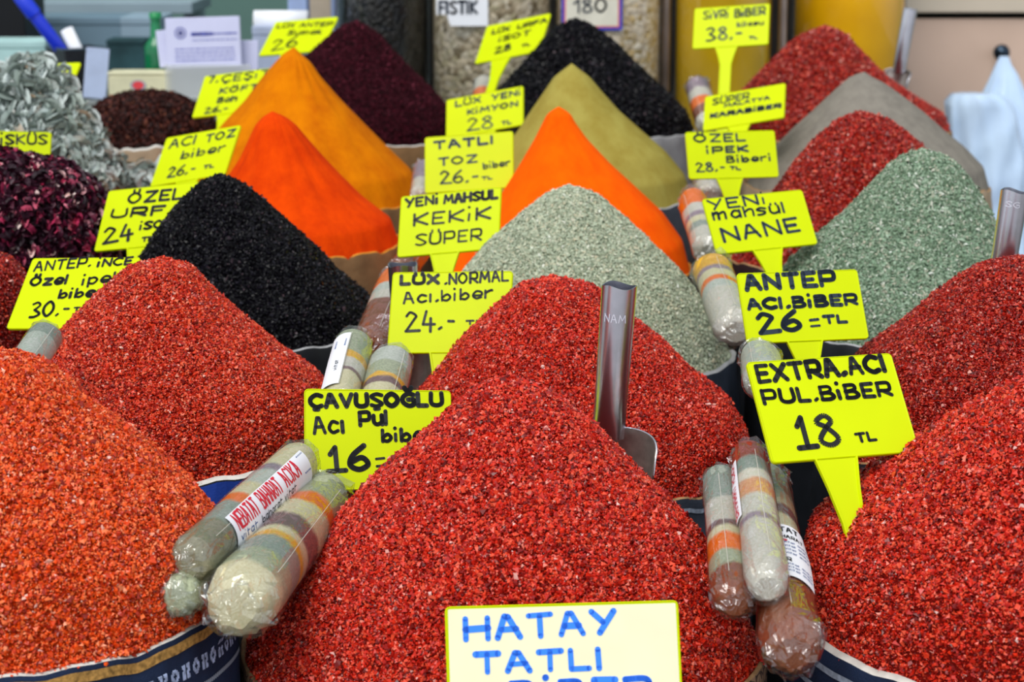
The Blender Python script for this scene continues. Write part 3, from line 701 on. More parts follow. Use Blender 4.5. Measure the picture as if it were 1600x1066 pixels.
# ------------------------------------------------------------------ price signs
def sign(label, TL, TR, BL, Y, lines, ink=None, stake=(.5, .30, .10, .62, .5), paper=False, stake_w2=None, name='price_sign', group='yellow price signs'):
    """A stiff plastic card on a stake. TL, TR, BL are where its corners show; its tilt follows from
    the card being a true rectangle. lines: (text, x0, y0, x1, y1, cap, stroke) in the same frame."""
    ink = ink or M_INK
    TL, TR, BL = (np.array(p, float) for p in (TL, TR, BL)); u = TR - TL; v = BL - TL
    cpx = TL + (u + v) / 2
    C = at(cpx[0], cpx[1], Y); k = np.dot(C - EYE, _fw) / F_PX
    dot = u @ v; lu, lv = np.linalg.norm(u), np.linalg.norm(v)
    q = math.sqrt(abs(dot)); a = q * math.sqrt(lu / lv) * .8; b = -dot / a if a > 1e-6 else 0.0
    if b > 0: a, b = -a, -b                               # the foot comes towards the viewer, the head leans back
    U = k * (u[0] * _rt - u[1] * _up + a * _fw); V = k * (v[0] * _rt - v[1] * _up + b * _fw)
    w, h = np.linalg.norm(U), np.linalg.norm(V); X = U / w; Yd = -V / h; Yd -= X * (X @ Yd); Yd /= np.linalg.norm(Yd); Z = np.cross(X, Yd)
    root = thing(name, label, 'price sign', group=group)
    place(root, X, Yd, Z, C)
    th, cr, rim = .0016, .0035, .0013
    def rr(ww, hh, c):
        o = []
        for cx, cy, a0 in ((ww / 2 - c, hh / 2 - c, 0), (-ww / 2 + c, hh / 2 - c, 90), (-ww / 2 + c, -hh / 2 + c, 180), (ww / 2 - c, -hh / 2 + c, 270)):
            for t in (0, 30, 60, 90): o.append((cx + c * math.cos(math.radians(a0 + t)), cy + c * math.sin(math.radians(a0 + t))))
        return np.array(o)
    o1, o2, o3 = rr(w, h, cr), rr(w - rim, h - rim, cr * .8), rr(w - 2 * rim, h - 2 * rim, cr * .6)
    n = len(o1); z3 = lambda A, z: np.c_[A, np.full(len(A), z)]
    m = MB(); m.grid([z3(o1, -th), z3(o1, th * .6), z3(o2, th), z3(o3, th * .7)], wrap_v=True, flip=True)
    m.add(z3(o3, th * .7), [list(range(n))]); m.add(z3(o1, -th), [list(range(n))[::-1]])
    m.build('board', M_YEL, root)
    sx, w1, w2, tl, ln = stake                             # across, width at top and at foot (of w), taper and full length (of h)
    x0 = (sx - .5) * w; W1, W2 = w1 * w / 2, w2 * w / 2; T, Ln = tl * h, ln
    if ln > 0:
        L2 = Ln if Ln > T else T + .01
        ys = [-h / 2 + .001, -h / 2 - T * .45, -h / 2 - T, -h / 2 - L2 + .012, -h / 2 - L2]; ws = [W1, (W1 * .45 + W2 * .55), W2, W2, W2 * .25]
        m = MB(); fr = .0016; rows = []
        for y, hw in zip(ys, ws):
            f = min(fr, hw * .4)
            rows.append([[x0 - hw, y, -th], [x0 - hw, y, th], [x0 - hw + f, y, th], [x0 - hw + f * 1.3, y, th * .3], [x0 + hw - f * 1.3, y, th * .3], [x0 + hw - f, y, th], [x0 + hw, y, th], [x0 + hw, y, -th]])
        m.grid(rows, wrap_v=True); m.add(rows[0], [list(range(8))]); m.add(rows[-1], [list(range(8))[::-1]])
        m.build('stake', M_YEL, root)
    zt = th + .00005
    if paper:
        m = MB(); e = rim * 1.5; o4 = rr(w - 2 * e, h - 2 * e, .001)
        m.add(z3(o4, zt), [list(range(n))]); m.build('paper_insert', M_PAPER, root); zt += .0003
    A = np.array([u, v]).T; Ai = np.linalg.inv(A)
    g = np.random.default_rng(int(abs(cpx[0] * 7 + cpx[1])) % 10000)
    if lines:
        m = MB()
        for tx, xa, ya, xb, yb, cap, st in lines:
            cap = cap - .9 * st; ya -= .45 * st; yb -= .45 * st; xa += .45 * st; xb -= .45 * st   # the pen's own width
            pa = Ai @ (np.array([xa, ya]) - TL); pb = Ai @ (np.array([xb, yb]) - TL)
            p0 = np.array([(pa[0] - .5) * w, (.5 - pa[1]) * h]); p1 = np.array([(pb[0] - .5) * w, (.5 - pb[1]) * h]); d = p1 - p0; L = np.linalg.norm(d); d /= L; nn = np.array([-d[1], d[0]])
            cp = cap / lv * h; sw = st * w / lu
            S = [P + g.normal(0, cp * .012, P.shape) * (len(P) < 6) for P in text_strokes(tx, L, cp)]
            def fm(x, y, p0=p0, d=d, nn=nn): q = p0 + d * x + nn * y; return (q[0], q[1], zt)
            ribbons(m, S, sw, fm, g)
        m.build('lettering', ink, root)
    return root


S_ = sign
S_('pale card lettered HATAY TATLI in blue, in front of the central red heap', (695, 948), (1062, 943), (702, 1140), 1.405,
   [('HATAY', 724, 1003, 965, 994, 40, 9.5), ('TATLI', 740, 1053, 945, 1049, 36, 9), ('BİBER', 795, 1106, 1020, 1102, 44, 9.5)], M_BLUE, (.5, .25, .08, .4, .12), paper=True)
S_('yellow sign priced 16 tucked behind the left slope of the central red heap', (475, 608), (703, 612), (480, 763), 1.76,
   [('ÇAVUŞOĞLU', 483, 640, 692, 638, 25, 7), ('Acı', 490, 680, 541, 678, 29, 6), ('Pul', 560, 668, 608, 666, 25, 6), ('biber', 595, 693, 680, 691, 23, 6), ('!6', 511, 739, 580, 736, 43, 8), ('=', 588, 734, 604, 733, 22, 3.6)], stake=(.62, .28, .1, .5, .16))
S_('large yellow sign reading 18 TL above the layered rolls on the right', (1165, 567), (1404, 553), (1197, 721), 1.64,
   [('EXTRA.ACI', 1182, 601, 1397, 585, 31, 7.5), ('PUL.BİBER', 1188, 634, 1401, 622, 25, 6), ('!8', 1238, 702, 1311, 698, 53, 8), ('TL', 1334, 693, 1368, 690, 16, 4.5)], stake=(.43, .29, .15, .62, .125))
S_('yellow sign reading ANTEP 26 TL in front of the green mint', (1150, 428), (1345, 420), (1163, 538), 1.99,
   [('ANTEP', 1162, 457, 1311, 448, 27, 7), ('ACI.BİBER', 1165, 487, 1344, 478, 20, 6), ('26', 1181, 525, 1252, 519, 36, 8), ('=', 1264, 516, 1281, 515, 20, 4), ('TL', 1285, 508, 1325, 506, 15, 5)], M_INKB, stake=(.47, .30, .12, .55, .08))
S_('yellow sign reading NANE left of the green mint', (1096, 312), (1258, 294), (1116, 400), 2.38,
   [('YENİ', 1106, 331, 1200, 319, 18, 3.6), ('mahsül', 1112, 347, 1231, 333, 19, 4), ('NANE', 1127, 382, 1252, 363, 25, 5)], M_INKB, stake=(.5, .30, .12, .55, .08))
S_('yellow sign reading İPEK 28 TL with orange smudges at its foot', (1070, 207), (1212, 202), (1075, 282), 2.77,
   [('ÖZEL', 1084, 224, 1166, 221, 14, 3), ('İPEK', 1103, 242, 1170, 238, 12, 3.6), ('Biberi', 1134, 256, 1206, 252, 12, 3), ('28.-', 1086, 271, 1132, 269, 16, 2.8), ('TL', 1139, 266, 1157, 267, 6, 2.4)], M_INKB, stake=(.45, .30, .12, .55, .075))
S_('yellow sign reading KARABİBER beside the grey pepper powder', (1106, 147), (1227, 131), (1099, 205), 3.14,
   [('SÜPER', 1116, 163, 1172, 155, 12, 2.4), ('MALATYA', 1133, 168, 1202, 158, 7, 2.2), ('KARABİBER', 1111, 185, 1218, 173, 9, 3.4)], M_INKB, stake=(.45, .28, .12, .55, .075))
S_('yellow sign priced 38 on a tall stake in front of the olive-yellow jar', (1088, 9), (1203, 6), (1082, 77), 3.42,
   [('SİVRİ', 1100, 29, 1140, 28, 15, 2.6), ('BİBER', 1148, 28, 1196, 25, 15, 3), ('38.-', 1103, 66, 1158, 64, 24, 3.6), ('kilosu', 1151, 44, 1192, 42, 9, 2.2), ('TL', 1168, 65, 1182, 65, 6, 2.4)], M_INKB, stake=(.45, .30, .15, .42, .17))
S_('yellow sign reading LÜX NORMAL 24 in front of a scoop handle', (612, 425), (802, 424), (605, 553), 2.06,
   [('LÜX', 623, 447, 687, 445, 18, 6), ('.NORMAL', 694, 446, 796, 441, 19, 3.8), ('Acı.biber', 629, 476, 771, 467, 19, 3.4), ('24.-', 633, 520, 712, 516, 33, 4.6), ('TL', 728, 509, 756, 508, 8, 3)], stake=(.46, .22, .1, .5, .15))
S_('yellow sign reading KEKİK SÜPER left of the pale thyme', (625, 305), (784, 293), (621, 403), 2.45,
   [('YENİ', 631, 325, 686, 319, 17, 4.6), ('MAHSUL', 692, 320, 779, 313, 17, 4.8), ('KEKİK', 645, 354, 768, 345, 21, 3.8), ('SÜPER', 649, 386, 754, 378, 20, 3.4)], stake=(.47, .29, .12, .55, .15))
S_('yellow sign reading TATLI TOZ left of the bright orange cone', (663, 213), (802, 205), (664, 303), 2.85,
   [('TATLI', 677, 234, 773, 226, 15, 4.4), ('TOZ', 685, 260, 747, 255, 14, 3.4), ('biber', 755, 266, 798, 261, 11, 2.4), ('26.-', 688, 289, 748, 286, 22, 3), ('TL', 753, 283, 770, 282, 6, 2.2)], M_INKB, stake=(.5, .30, .12, .55, .08))
S_('glossy yellow sign reading KİMYON 28 left of the mustard powder', (697, 153), (818, 135), (697, 217), 3.24,
   [('LÜX', 711, 166, 752, 160, 11, 2.8), ('YENİ', 768, 158, 815, 151, 11, 2.8), ('KİMYON', 730, 180, 810, 169, 10, 2.6), ('28', 730, 207, 771, 203, 22, 2.8), ('TL', 784, 199, 800, 197, 7, 2.2)], M_INKB, stake=(.5, .30, .12, .55, .08))
S_('tilted yellow sign reading İSOT 28 against the pistachio jar', (761, 34), (861, 21), (742, 101), 3.64,
   [('LÜX', 768, 51, 797, 47, 10, 2.8), ('URFA', 808, 46, 855, 38, 10, 2.8), ('İSOT', 779, 66, 829, 58, 11, 2.8), ('28', 773, 87, 799, 82, 14, 3.2), ('TL', 815, 79, 829, 77, 6, 2.4)], stake=(.41, .30, .14, .55, .15))
S_('yellow sign priced 30 at the left edge, beside the red heap', (37, 402), (221, 403), (10, 515), 2.06,
   [('ANTEP.', 41, 425, 139, 418, 18, 3.4), ('İNCE', 149, 419, 208, 416, 15, 4), ('Özel', 38, 449, 104, 446, 18, 5), ('ipek', 127, 448, 195, 442, 18, 4.2), ('biber', 90, 469, 168, 466, 17, 4.6), ('30.-', 46, 499, 112, 495, 27, 4), ('TL', 119, 490, 142, 489, 9, 3)], stake=(.40, .20, .1, .5, .14))
S_('yellow sign reading URFA 24 behind the nearer black heap', (160, 295), (328, 283), (147, 394), 2.46,
   [('ÖZEL', 194, 319, 287, 313, 20, 4.4), ('URFA', 168, 342, 292, 336, 17, 4.6), ('iSOT', 219, 362, 275, 358, 15, 4), ('24', 160, 384, 211, 376, 29, 5), ('TL', 225, 381, 245, 379, 9, 3.2)], stake=(.45, .25, .1, .5, .15))
S_('yellow sign reading ACI TOZ 26 left of the deep orange-red powder', (252, 211), (377, 196), (235, 293), 2.86,
   [('ACI', 258, 231, 304, 225, 17, 3), ('TOZ', 319, 224, 369, 216, 15, 3), ('biber', 281, 250, 355, 240, 15, 3.2), ('26.-', 262, 280, 308, 274, 19, 3), ('TL', 322, 268, 340, 266, 7, 2.4)], M_INKB, stake=(.5, .30, .12, .55, .08))
S_('yellow sign reading 7 ÇEŞ KÖF above the brown shreds', (314, 114), (432, 106), (300, 185), 3.2,
   [('7.', 320, 128, 338, 127, 14, 3.2), ('ÇEŞİT', 343, 128, 422, 122, 14, 2.6), ('KÖFTE', 341, 147, 420, 142, 11, 2.6), ('Bah', 339, 163, 372, 161, 11, 3), ('26.-', 320, 180, 358, 177, 12, 2.6)], M_INKB, stake=(.5, .30, .12, .55, .08))
S_('tilted yellow sign reading SUMAK 26 behind the tip of the yellow-orange powder', (426, 28), (529, 27), (404, 88), 3.6,
   [('LÜX', 428, 41, 458, 41, 9, 2.2), ('ANTEP', 466, 42, 520, 44, 9, 2.2), ('Sumak', 447, 55, 504, 57, 10, 2.4), ('26', 424, 82, 466, 76, 22, 2.8)], stake=(.5, .30, .12, .55, .08))
S_('yellow sign reading HİBİSKÜS on the dried hibiscus at the left edge', (-45, 203), (81, 207), (-48, 282), 2.72,
   [('HİBİSKÜS', -42, 226, 75, 227, 17, 3.4)], stake=(.5, .30, .12, .55, .13))
S_('blank yellow sign standing behind the dried sage', (30, 97), (127, 98), (14, 160), 3.1, [], stake=(.5, .30, .12, .55, .08))

# ------------------------------------------------------------------ layered spice rolls
C_ = dict(gr='98a094', gn='a8ae90', cr='d8cfa8', ye='e6b032', og='f07400', pu='7a5a58', wh='d0cabc', br='8a4a2c', rd='a03a22', lg='c2c6ba', kh='8a8468', pk='b86048', mv='9a8490')


def roll(label, p0, Y0, p1, Y1, r0, bands, r1=None, name='spice_roll', crump=1.0, label_patch=None, seedn=1, flat=0.0, group='cellophane rolls of layered spices', tail=.5):
    """A cellophane roll from its near end p0 to its far end p1 (r in metres)."""
    A, B = at(p0[0], p0[1], Y0), at(p1[0], p1[1], Y1); ax = B - A; L = float(np.linalg.norm(ax)); ax /= L
    r1 = r1 or r0; g = np.random.default_rng(seedn)
    ec = EYE - (A + B) / 2; ec -= ax * (ec @ ax); ec /= np.linalg.norm(ec); es = np.cross(ax, ec)
    root = thing(name, label, 'spice packet', group=group)
    place(root, es, -ec, ax, A)
    ph = g.uniform(0, 6.28, 6)
    def rad(z): return r0 + (r1 - r0) * z / L
    def lump(t, z): return 1 + .03 * np.sin(2 * t + ph[0]) + .02 * np.sin(z * 60 + ph[1]) + .02 * np.sin(3 * t + z * 40 + ph[2])
    zs = np.concatenate([[0], L * np.array([.015, .04, .08]), np.linspace(.12, .9, 14) * L, L * np.array([.94, .975, 1.0])])
    pf = np.interp(zs / L, [0, .015, .04, .08, .12, .9, .94, .975, 1.0], [.55, .78, .9, .97, 1, 1, 1, .98, .9])
    t = np.linspace(0, 2 * np.pi, 28, endpoint=False)
    P = np.array([[[rad(z) * .955 * q * lump(a, z) * math.cos(a), rad(z) * .955 * q * lump(a, z) * math.sin(a), z] for a in t] for z, q in zip(zs, pf)])
    P[:5, :, :2] *= 1 + g.normal(0, .06, (5, 28, 1)) * np.array([1, .9, .7, .5, .25])[:, None, None]
    m = MB(); m.grid(P, wrap_v=True); m.add(P[0], [list(range(28))[::-1]]); m.add(P[-1], [list(range(28))])
    tot = bands[-1][0]; m.build('filling', band_mat('roll_filling', [(p / tot * L, C_.get(c, c)) for p, c in bands]), root, True)
    # the wrapper: smooth round the body, creased and pinched at its ends
    nw = 22; tw = np.linspace(0, 2 * np.pi, nw, endpoint=False)
    zz = np.concatenate([[-tail * r0, -tail * r0 * .55, -.2 * r0, 0], L * np.array([.03, .07, .11]), np.linspace(.17, .83, 8) * L, L * np.array([.89, .93, .97, 1.0]), [L + .25 * r1, L + tail * r1]])
    pw = np.interp(zz, [-tail * r0, -tail * r0 * .55, -.2 * r0, 0, .03 * L, .07 * L, .11 * L, .9 * L, .95 * L, L, L + .25 * r1, L + tail * r1], [.30, .52, .7, .84, .96, 1.0, 1.01, 1.01, 1.02, 1.02, .95, .9])
    PW = []
    for z, q in zip(zz, pw):
        e = max(0, 1 - min(z, L - z) / (.16 * L)); row = []
        for a in tw:
            fold = .10 * math.cos(a * 5 + ph[3]) * math.cos(a * 3 + ph[4]); j = (g.normal(0, .05) + fold) * min(e, 1.2) * crump
            rr_ = rad(min(max(z, 0), L)) * q * (lump(a, z) + j) * 1.0
            x, y = rr_ * math.cos(a), rr_ * math.sin(a)
            if z > L: y *= .3; x *= 1.1                # flat sealed far end
            row.append([x, y, z + g.normal(0, .04) * r0 * min(e, 1)])
        PW.append(row)
    m = MB(); m.grid(PW, wrap_v=True); m.add(PW[0], [list(range(nw))[::-1]])
    m.build('wrapper', M_FILM, root)
    # lengthwise seam of the film
    th = g.uniform(-.5, .5); sm = [[(rad(z) * 1.03) * math.sin(th) * lump(math.pi * 1.5 + th, z), -(rad(z) * 1.03) * math.cos(th) * lump(math.pi * 1.5 + th, z), z] for z in np.linspace(.1, .9, 12) * L]
    m = MB(); m.tube(sm, .00025, 5); m.build('seam', M_SEAM, root)
    if label_patch:
        z0, z1, ta, tb_, texts, bars = label_patch        # along the roll (0..1), round it (radians, 0 faces the lane)
        n1, n2 = 10, 14
        def on(z, th, lift): rz = (rad(z) * lump(1.5 * math.pi + th, z)) * 1.02 + lift; return (rz * math.sin(th), -rz * math.cos(th), z)
        Pm = [[on(L * (z0 + (z1 - z0) * i / n1), ta + (tb_ - ta) * j / n2, .0006) for j in range(n2 + 1)] for i in range(n1 + 1)]
        m = MB(); m.grid(Pm, flip=True); lb = m.build('paper_label', M_WHITE, root, True)
        for mat_, along, tx, zc, thc, width, cap, st in texts:
            m = MB(); S = text_strokes(tx, width, cap)
            if along: fm = lambda x, y: on(L * zc + x, thc - y / r0, .0010)
            else: fm = lambda x, y: on(L * zc + y, thc + x / r0, .0010)
            ribbons(m, S, st, fm, g, sub=.003); m.build('lettering', mat_, lb)
        if bars:
            zc, thc, wz, wt = bars; m = MB(); x = 0
            while x < wz:
                bw = g.choice([.0006, .001, .0016])
                q = [on(L * zc + x, thc, .0010), on(L * zc + x + bw, thc, .0010), on(L * zc + x + bw, thc + wt / r0, .0010), on(L * zc + x, thc + wt / r0, .0010)]
                m.add(q, [[0, 1, 2, 3]]); x += bw + g.choice([.0006, .001])
            m.build('barcode', M_NAVYP, lb)
    return root


M_SEAM = plain('film_seam', 'd8d4c8', .3, .5)
BANDS1 = [(0, 'kh'), (2.2, 'kh'), (2.4, 'gr'), (4, 'og'), (5, 'cr'), (6.2, 'lg'), (7.4, 'pk'), (8.2, 'cr'), (10, 'wh'), (11, 'wh')]
roll('thin roll with a red-printed label and barcode, lying on top of the left pair', (293, 882), 1.475, (468, 722), 1.70, .0185,
     [(0, 'kh'), (2.6, 'gr'), (4.4, 'og'), (5.2, 'cr'), (6.5, 'lg'), (8, 'mv'), (8.6, 'cr'), (11, 'wh')], seedn=3,
     label_patch=(.22, .90, -.35, 1.15, [(M_RED, True, 'NEBATAT', .25, .42, .040, .0125, .0017), (M_RED, True, 'BAHARAT', .455, .42, .041, .0125, .0017), (M_RED, True, 'ACIKA', .67, .42, .031, .0125, .0017),
                                         (M_NAVYP, True, 'vitat', .25, .86, .03, .005, .0008), (M_BLACKP, True, 'baharat vitat', .42, .86, .075, .005, .0008)], (.84, -.25, .012, .015)))
roll('thick roll with grey, purple and yellow layers under the thin roll on the left', (368, 950), 1.45, (503, 780), 1.70, .0290,
     [(0, 'cr'), (1.6, 'gn'), (3, 'gr'), (4.6, 'ye'), (5.2, 'cr'), (5.8, 'pu'), (7.3, 'cr'), (9.2, 'og'), (10.4, 'gn'), (13, 'gn')], r1=.0255, seedn=5, crump=1.7, tail=.35,
     label_patch=(.62, .99, .85, 1.5, [(M_BLACKP, False, 'P', .66, .95, .004, .006, .0008), (M_BLACKP, False, 'U', .8, .95, .004, .006, .0008)], None))
roll('crumpled grey roll end sticking out below the thin roll on the left', (276, 936), 1.46, (335, 872), 1.58, .0160, [(0, 'gn'), (1, 'gr'), (2, 'gn')], seedn=9, crump=2.4, tail=.5)
roll('left roll of the right-hand trio, with one bright orange layer', (1148, 945), 1.455, (1126, 748), 1.66, .0170,
     [(0, 'br'), (2.0, 'gn'), (3.1, 'og'), (4.4, 'cr'), (5.0, 'pu'), (5.5, 'wh'), (7.4, 'gr'), (10, 'gr')], r1=.0145, seedn=11, crump=1.6)
roll('middle roll of the right-hand trio, with a peach layer and red top', (1200, 920), 1.44, (1171, 712), 1.66, .0165,
     [(0, 'wh'), (3.2, 'wh'), (4.8, 'mv'), (5.3, 'wh'), (7, 'e0a070'), (8.4, 'e2dac8'), (9.3, 'gr'), (10.6, 'rd'), (12, 'pk')], r1=.0155, seedn=13, crump=1.6,
     label_patch=(.42, .86, -1.3, -.72, [(M_RED, True, 'BAHARAT ACIKA', .44, -.9, .09, .006, .001)], None))
roll('thick right roll of the trio, with a printed paper label and red-brown end', (1240, 1022), 1.41, (1196, 752), 1.70, .0235,
     [(0, 'br'), (3.3, 'b06a48'), (4.2, 'cr'), (6.3, 'og'), (6.9, 'cr'), (8, 'pu'), (8.8, 'cr'), (10, 'gn'), (12, 'lg')], r1=.019, seedn=17, crump=1.5,
     label_patch=(.25, .56, -.9, 1.35, [(M_BLACKP, False, 'VİTAT', .515, -.15, .024, .0075, .0013), (M_BLACKP, False, 'BAHARAT', .475, -.12, .027, .005, .0009), (M_RED, False, 'e', .455, .2, .004, .004, .0008)] +
     [(M_NAVYP, False, 'baharat vitat acıka', .445 - .022 * i, -.45, .038, .0028, .0005) for i in range(4)] + [(M_BLACKP, False, 'SUR', .335, -.1, .012, .0055, .001)] + [(M_NAVYP, False, 'baharat vitat acıka', .315 - .018 * i, -.5, .04, .0026, .0005) for i in range(3)], None))
roll('slim roll with a barcode label standing behind the sign priced 16', (527, 640), 1.83, (553, 538), 1.95, .0185, [(0, 'cr'), (2.5, 'cr'), (3, 'pu'), (3.4, 'wh'), (4.6, 'ye'), (5.4, 'gn'), (8, 'lg')], seedn=21, crump=.8, tail=.25,
     label_patch=(.1, .88, -1.3, -.25, [(M_BLACKP, True, 'vitat', .3, -.5, .018, .003, .0006)], (.66, -.9, .014, .010)))
roll('stout grey and cream roll standing behind the sign priced 16', (588, 655), 1.83, (612, 566), 1.92, .0205, [(0, 'cr'), (3, 'cr'), (3.6, 'pu'), (4.4, 'ye'), (5, 'gn'), (7, 'lg'), (9, 'gn')], seedn=23, crump=.6, tail=.15)
roll('wrinkled red-brown roll in front of the nearer black flakes', (578, 548), 2.10, (622, 440), 2.26, .0205, [(0, 'br'), (4, '8a5038'), (5, 'wh'), (6, 'lg'), (7, 'og'), (9, 'og')], seedn=25, crump=1.4)
roll('roll with orange and white layers leaning behind the NANE sign', (1106, 395), 2.52, (1082, 312), 2.64, .0185, [(0, 'wh'), (2, 'wh'), (2.6, 'gr'), (3.4, 'cr'), (4.2, 'mv'), (4.8, 'wh'), (6, 'og'), (8, 'lg')], seedn=27, crump=1.4)
roll('pale roll with orange layers to the left of the ANTEP 26 sign', (1150, 520), 2.14, (1112, 420), 2.30, .0215, [(0, 'wh'), (3.5, 'wh'), (4.4, 'lg'), (5.4, 'og'), (6, 'cr'), (7, 'mv'), (7.6, 'ye'), (9, 'gn')], seedn=29, crump=1.5)
roll('pale grey roll end showing above the 18 TL sign', (1196, 600), 1.84, (1188, 560), 1.92, .0195, [(0, 'lg'), (1, 'lg'), (2, 'cr')], seedn=31, crump=1.0, tail=.3)
roll('pale grey-green roll between the bright orange-red heap and the 30 TL sign', (25, 590), 1.76, (72, 525), 1.86, .0150, [(0, 'lg'), (2, 'lg'), (4, 'gr'), (5, 'gn')], seedn=33, crump=.8)
roll('small roll at the foot of the orange-red powder behind the KEKİK sign', (628, 425), 2.50, (662, 372), 2.60, .017, [(0, 'br'), (2, 'br'), (3, 'lg'), (4, 'wh')], seedn=35, crump=1.6)
roll('white crumpled roll end left of the TATLI TOZ sign', (655, 310), 2.88, (662, 262), 2.96, .014, [(0, 'wh'), (1, 'mv'), (2, 'wh')], seedn=37, crump=2.0)
roll('pale roll showing below the İPEK sign', (1108, 308), 2.86, (1100, 270), 2.92, .018, [(0, 'wh'), (1, 'mv'), (2, 'wh')], seedn=39, crump=2.0)
roll('roll with an orange layer right of the far black flakes', (1108, 200), 3.36, (1090, 133), 3.46, .020, [(0, 'wh'), (1, 'br'), (2, 'og'), (3, 'wh'), (4, 'mv'), (5, 'cr')], seedn=41, crump=1.2)
roll('far roll peeping over the KİMYON sign', (752, 175), 3.66, (758, 130), 3.72, .020, [(0, 'cr'), (1, 'og'), (2, 'wh'), (3, 'lg')], seedn=43, crump=1.0)

# ------------------------------------------------------------------ scoops
def scoop(label, top, base, Y, r, bowl_r, bowl_l, turn=0.0, text=None, lean=0.0, dx=0.0):
    """Steel scoop standing blade down: top and base of its handle where the photo shows them."""
    A, B = at(top[0], top[1], Y), at(base[0], base[1], Y - lean)
    Z = A - B; L = float(np.linalg.norm(Z)); Z /= L
    ec = EYE - B; ec -= Z * (ec @ Z); ec /= np.linalg.norm(ec); es = np.cross(Z, ec)
    c, s = math.cos(turn), math.sin(turn); X = es * c + ec * s; Yv = np.cross(Z, X)
    root = thing('steel_scoop', label, 'scoop', group='steel scoops')
    place(root, X, Yv, Z, B)
    n = 40; a = np.linspace(0, 2 * np.pi, n, endpoint=False)
    m = MB(); ring = lambda rr_, z, fl=1.0: [[rr_ * math.cos(t) * (2 - fl), rr_ * math.sin(t) * fl, z + (.0012 * math.cos(3 * t) if z > L - .001 else 0)] for t in a]
    m.grid([ring(r * .8, -.006, .8), ring(r * .9, .006, .9), ring(r * .97, .02), ring(r, .05 if L > .08 else L * .6), ring(r * 1.04, L)], wrap_v=True); m.grid([ring(r * 1.04, L), ring(r * .97, L)], wrap_v=True); m.grid([ring(r * .97, L), ring(r * .93, L - .03), ring(r * .93, L * .35)], wrap_v=True)
    m.build('handle', M_STEEL, root, True)
    if bowl_l:
        tm = 1.75; nt_, nz = 29, 16; P = []
        for i in range(nz + 1):
            row = []
            for j in range(nt_):
                t = -tm + 2 * tm * j / (nt_ - 1); q = abs(t) / tm
                ztop = -bowl_r * .95 * (1 - math.sqrt(max(0, 1 - q ** 2.6)))
                z = ztop + (-bowl_l - ztop) * i / nz; k = 1 - .12 * (i / nz) ** 2
                row.append([dx + bowl_r * math.sin(t) * k, bowl_r * .8 * math.cos(t) * k - bowl_r * .35, z])
            P.append(row)
        P = np.array(P); Nn = np.stack([P[..., 0] - dx, P[..., 1] + bowl_r * .35, np.zeros(P.shape[:2])], -1); Nn /= np.linalg.norm(Nn, axis=-1)[..., None] + 1e-9
        Q = P - Nn * .0009
        m = MB(); m.grid(P); m.grid(Q, flip=True)
        m.grid(np.array([Q[0], P[0]])); m.grid(np.array([P[:, 0], Q[:, 0]])); m.grid(np.array([Q[:, -1], P[:, -1]]))
        m.build('blade', M_BLADE, root, True)
        edge = MB(); edge.tube(np.concatenate([P[::-1, 0], P[0], P[:, -1]]), .0008, 6); edge.build('rolled_edge', M_STEEL, root, True)
    if text:
        tx, z, w, cap = text; m = MB(); g = np.random.default_rng(4)
        S = text_strokes(tx, w, cap)
        def fm(x, y):
            t = (x - w / 2) / r; rr_ = r * 1.03 + .0004
            return (rr_ * math.sin(t), -rr_ * math.cos(t), z + y)
        ribbons(m, S, .0007, fm, g, sub=.002); m.build('stamped_letters', M_STAMP, root)
    return root


M_STAMP = plain('stamped_steel', 'e4e4f0', .3, .5, .3)
M_BLADE = plain('dusty_steel', 'c8c0b8', .3, .5, .85, noise=.12, scale=120)
scoop('steel scoop standing behind the right slope of the central red heap', (968, 446), (951, 672), 1.72, .0137, .0315, .085, turn=.12, dx=.010, text=('NAM', .092, .017, .0062))
scoop('steel scoop handle rising from the dark red heap at the right edge', (1586, 298), (1566, 425), 2.04, .0128, .030, .08, text=('SG', .064, .012, .005))
scoop('far steel scoop with a dark blade beside the yellow-orange jar', (1422, 14), (1405, 108), 3.70, .0118, .026, .05, turn=.5)
scoop('steel scoop half hidden behind the LÜX NORMAL sign', (629, 413), (634, 540), 2.16, .0142, .026, .05, turn=-.5)

# ------------------------------------------------------------------ behind the heaps: counter, jars, desk things
CT = 1.12
ct = thing('shop_counter', 'grey counter at the upper left carrying the pen cup and cards', 'counter', (-.35, 4.25, 0))
M_CT = plain('counter_top', '6a706e', .5, .4, noise=.1, scale=6)
MB().box((-.46, 0, CT - .02), (1.10, .92, .04), bev=.004).build('worktop', M_CT, ct)
MB().box((-.46, .02, (CT - .04) / 2), (1.06, .84, CT - .04)).build('counter_body', M_DARKWOOD, ct)


JT = 1.02
jt = thing('jar_bench', 'low bench behind the sacks carrying the storage jars', 'bench', (.22, 4.25, 0))
MB().box((0, 0, JT - .02), (.96, .92, .04), bev=.004).build('worktop', M_CT, jt)
MB().box((0, .02, (JT - .04) / 2), (.92, .84, JT - .04)).build('bench_body', M_DARKWOOD, jt)


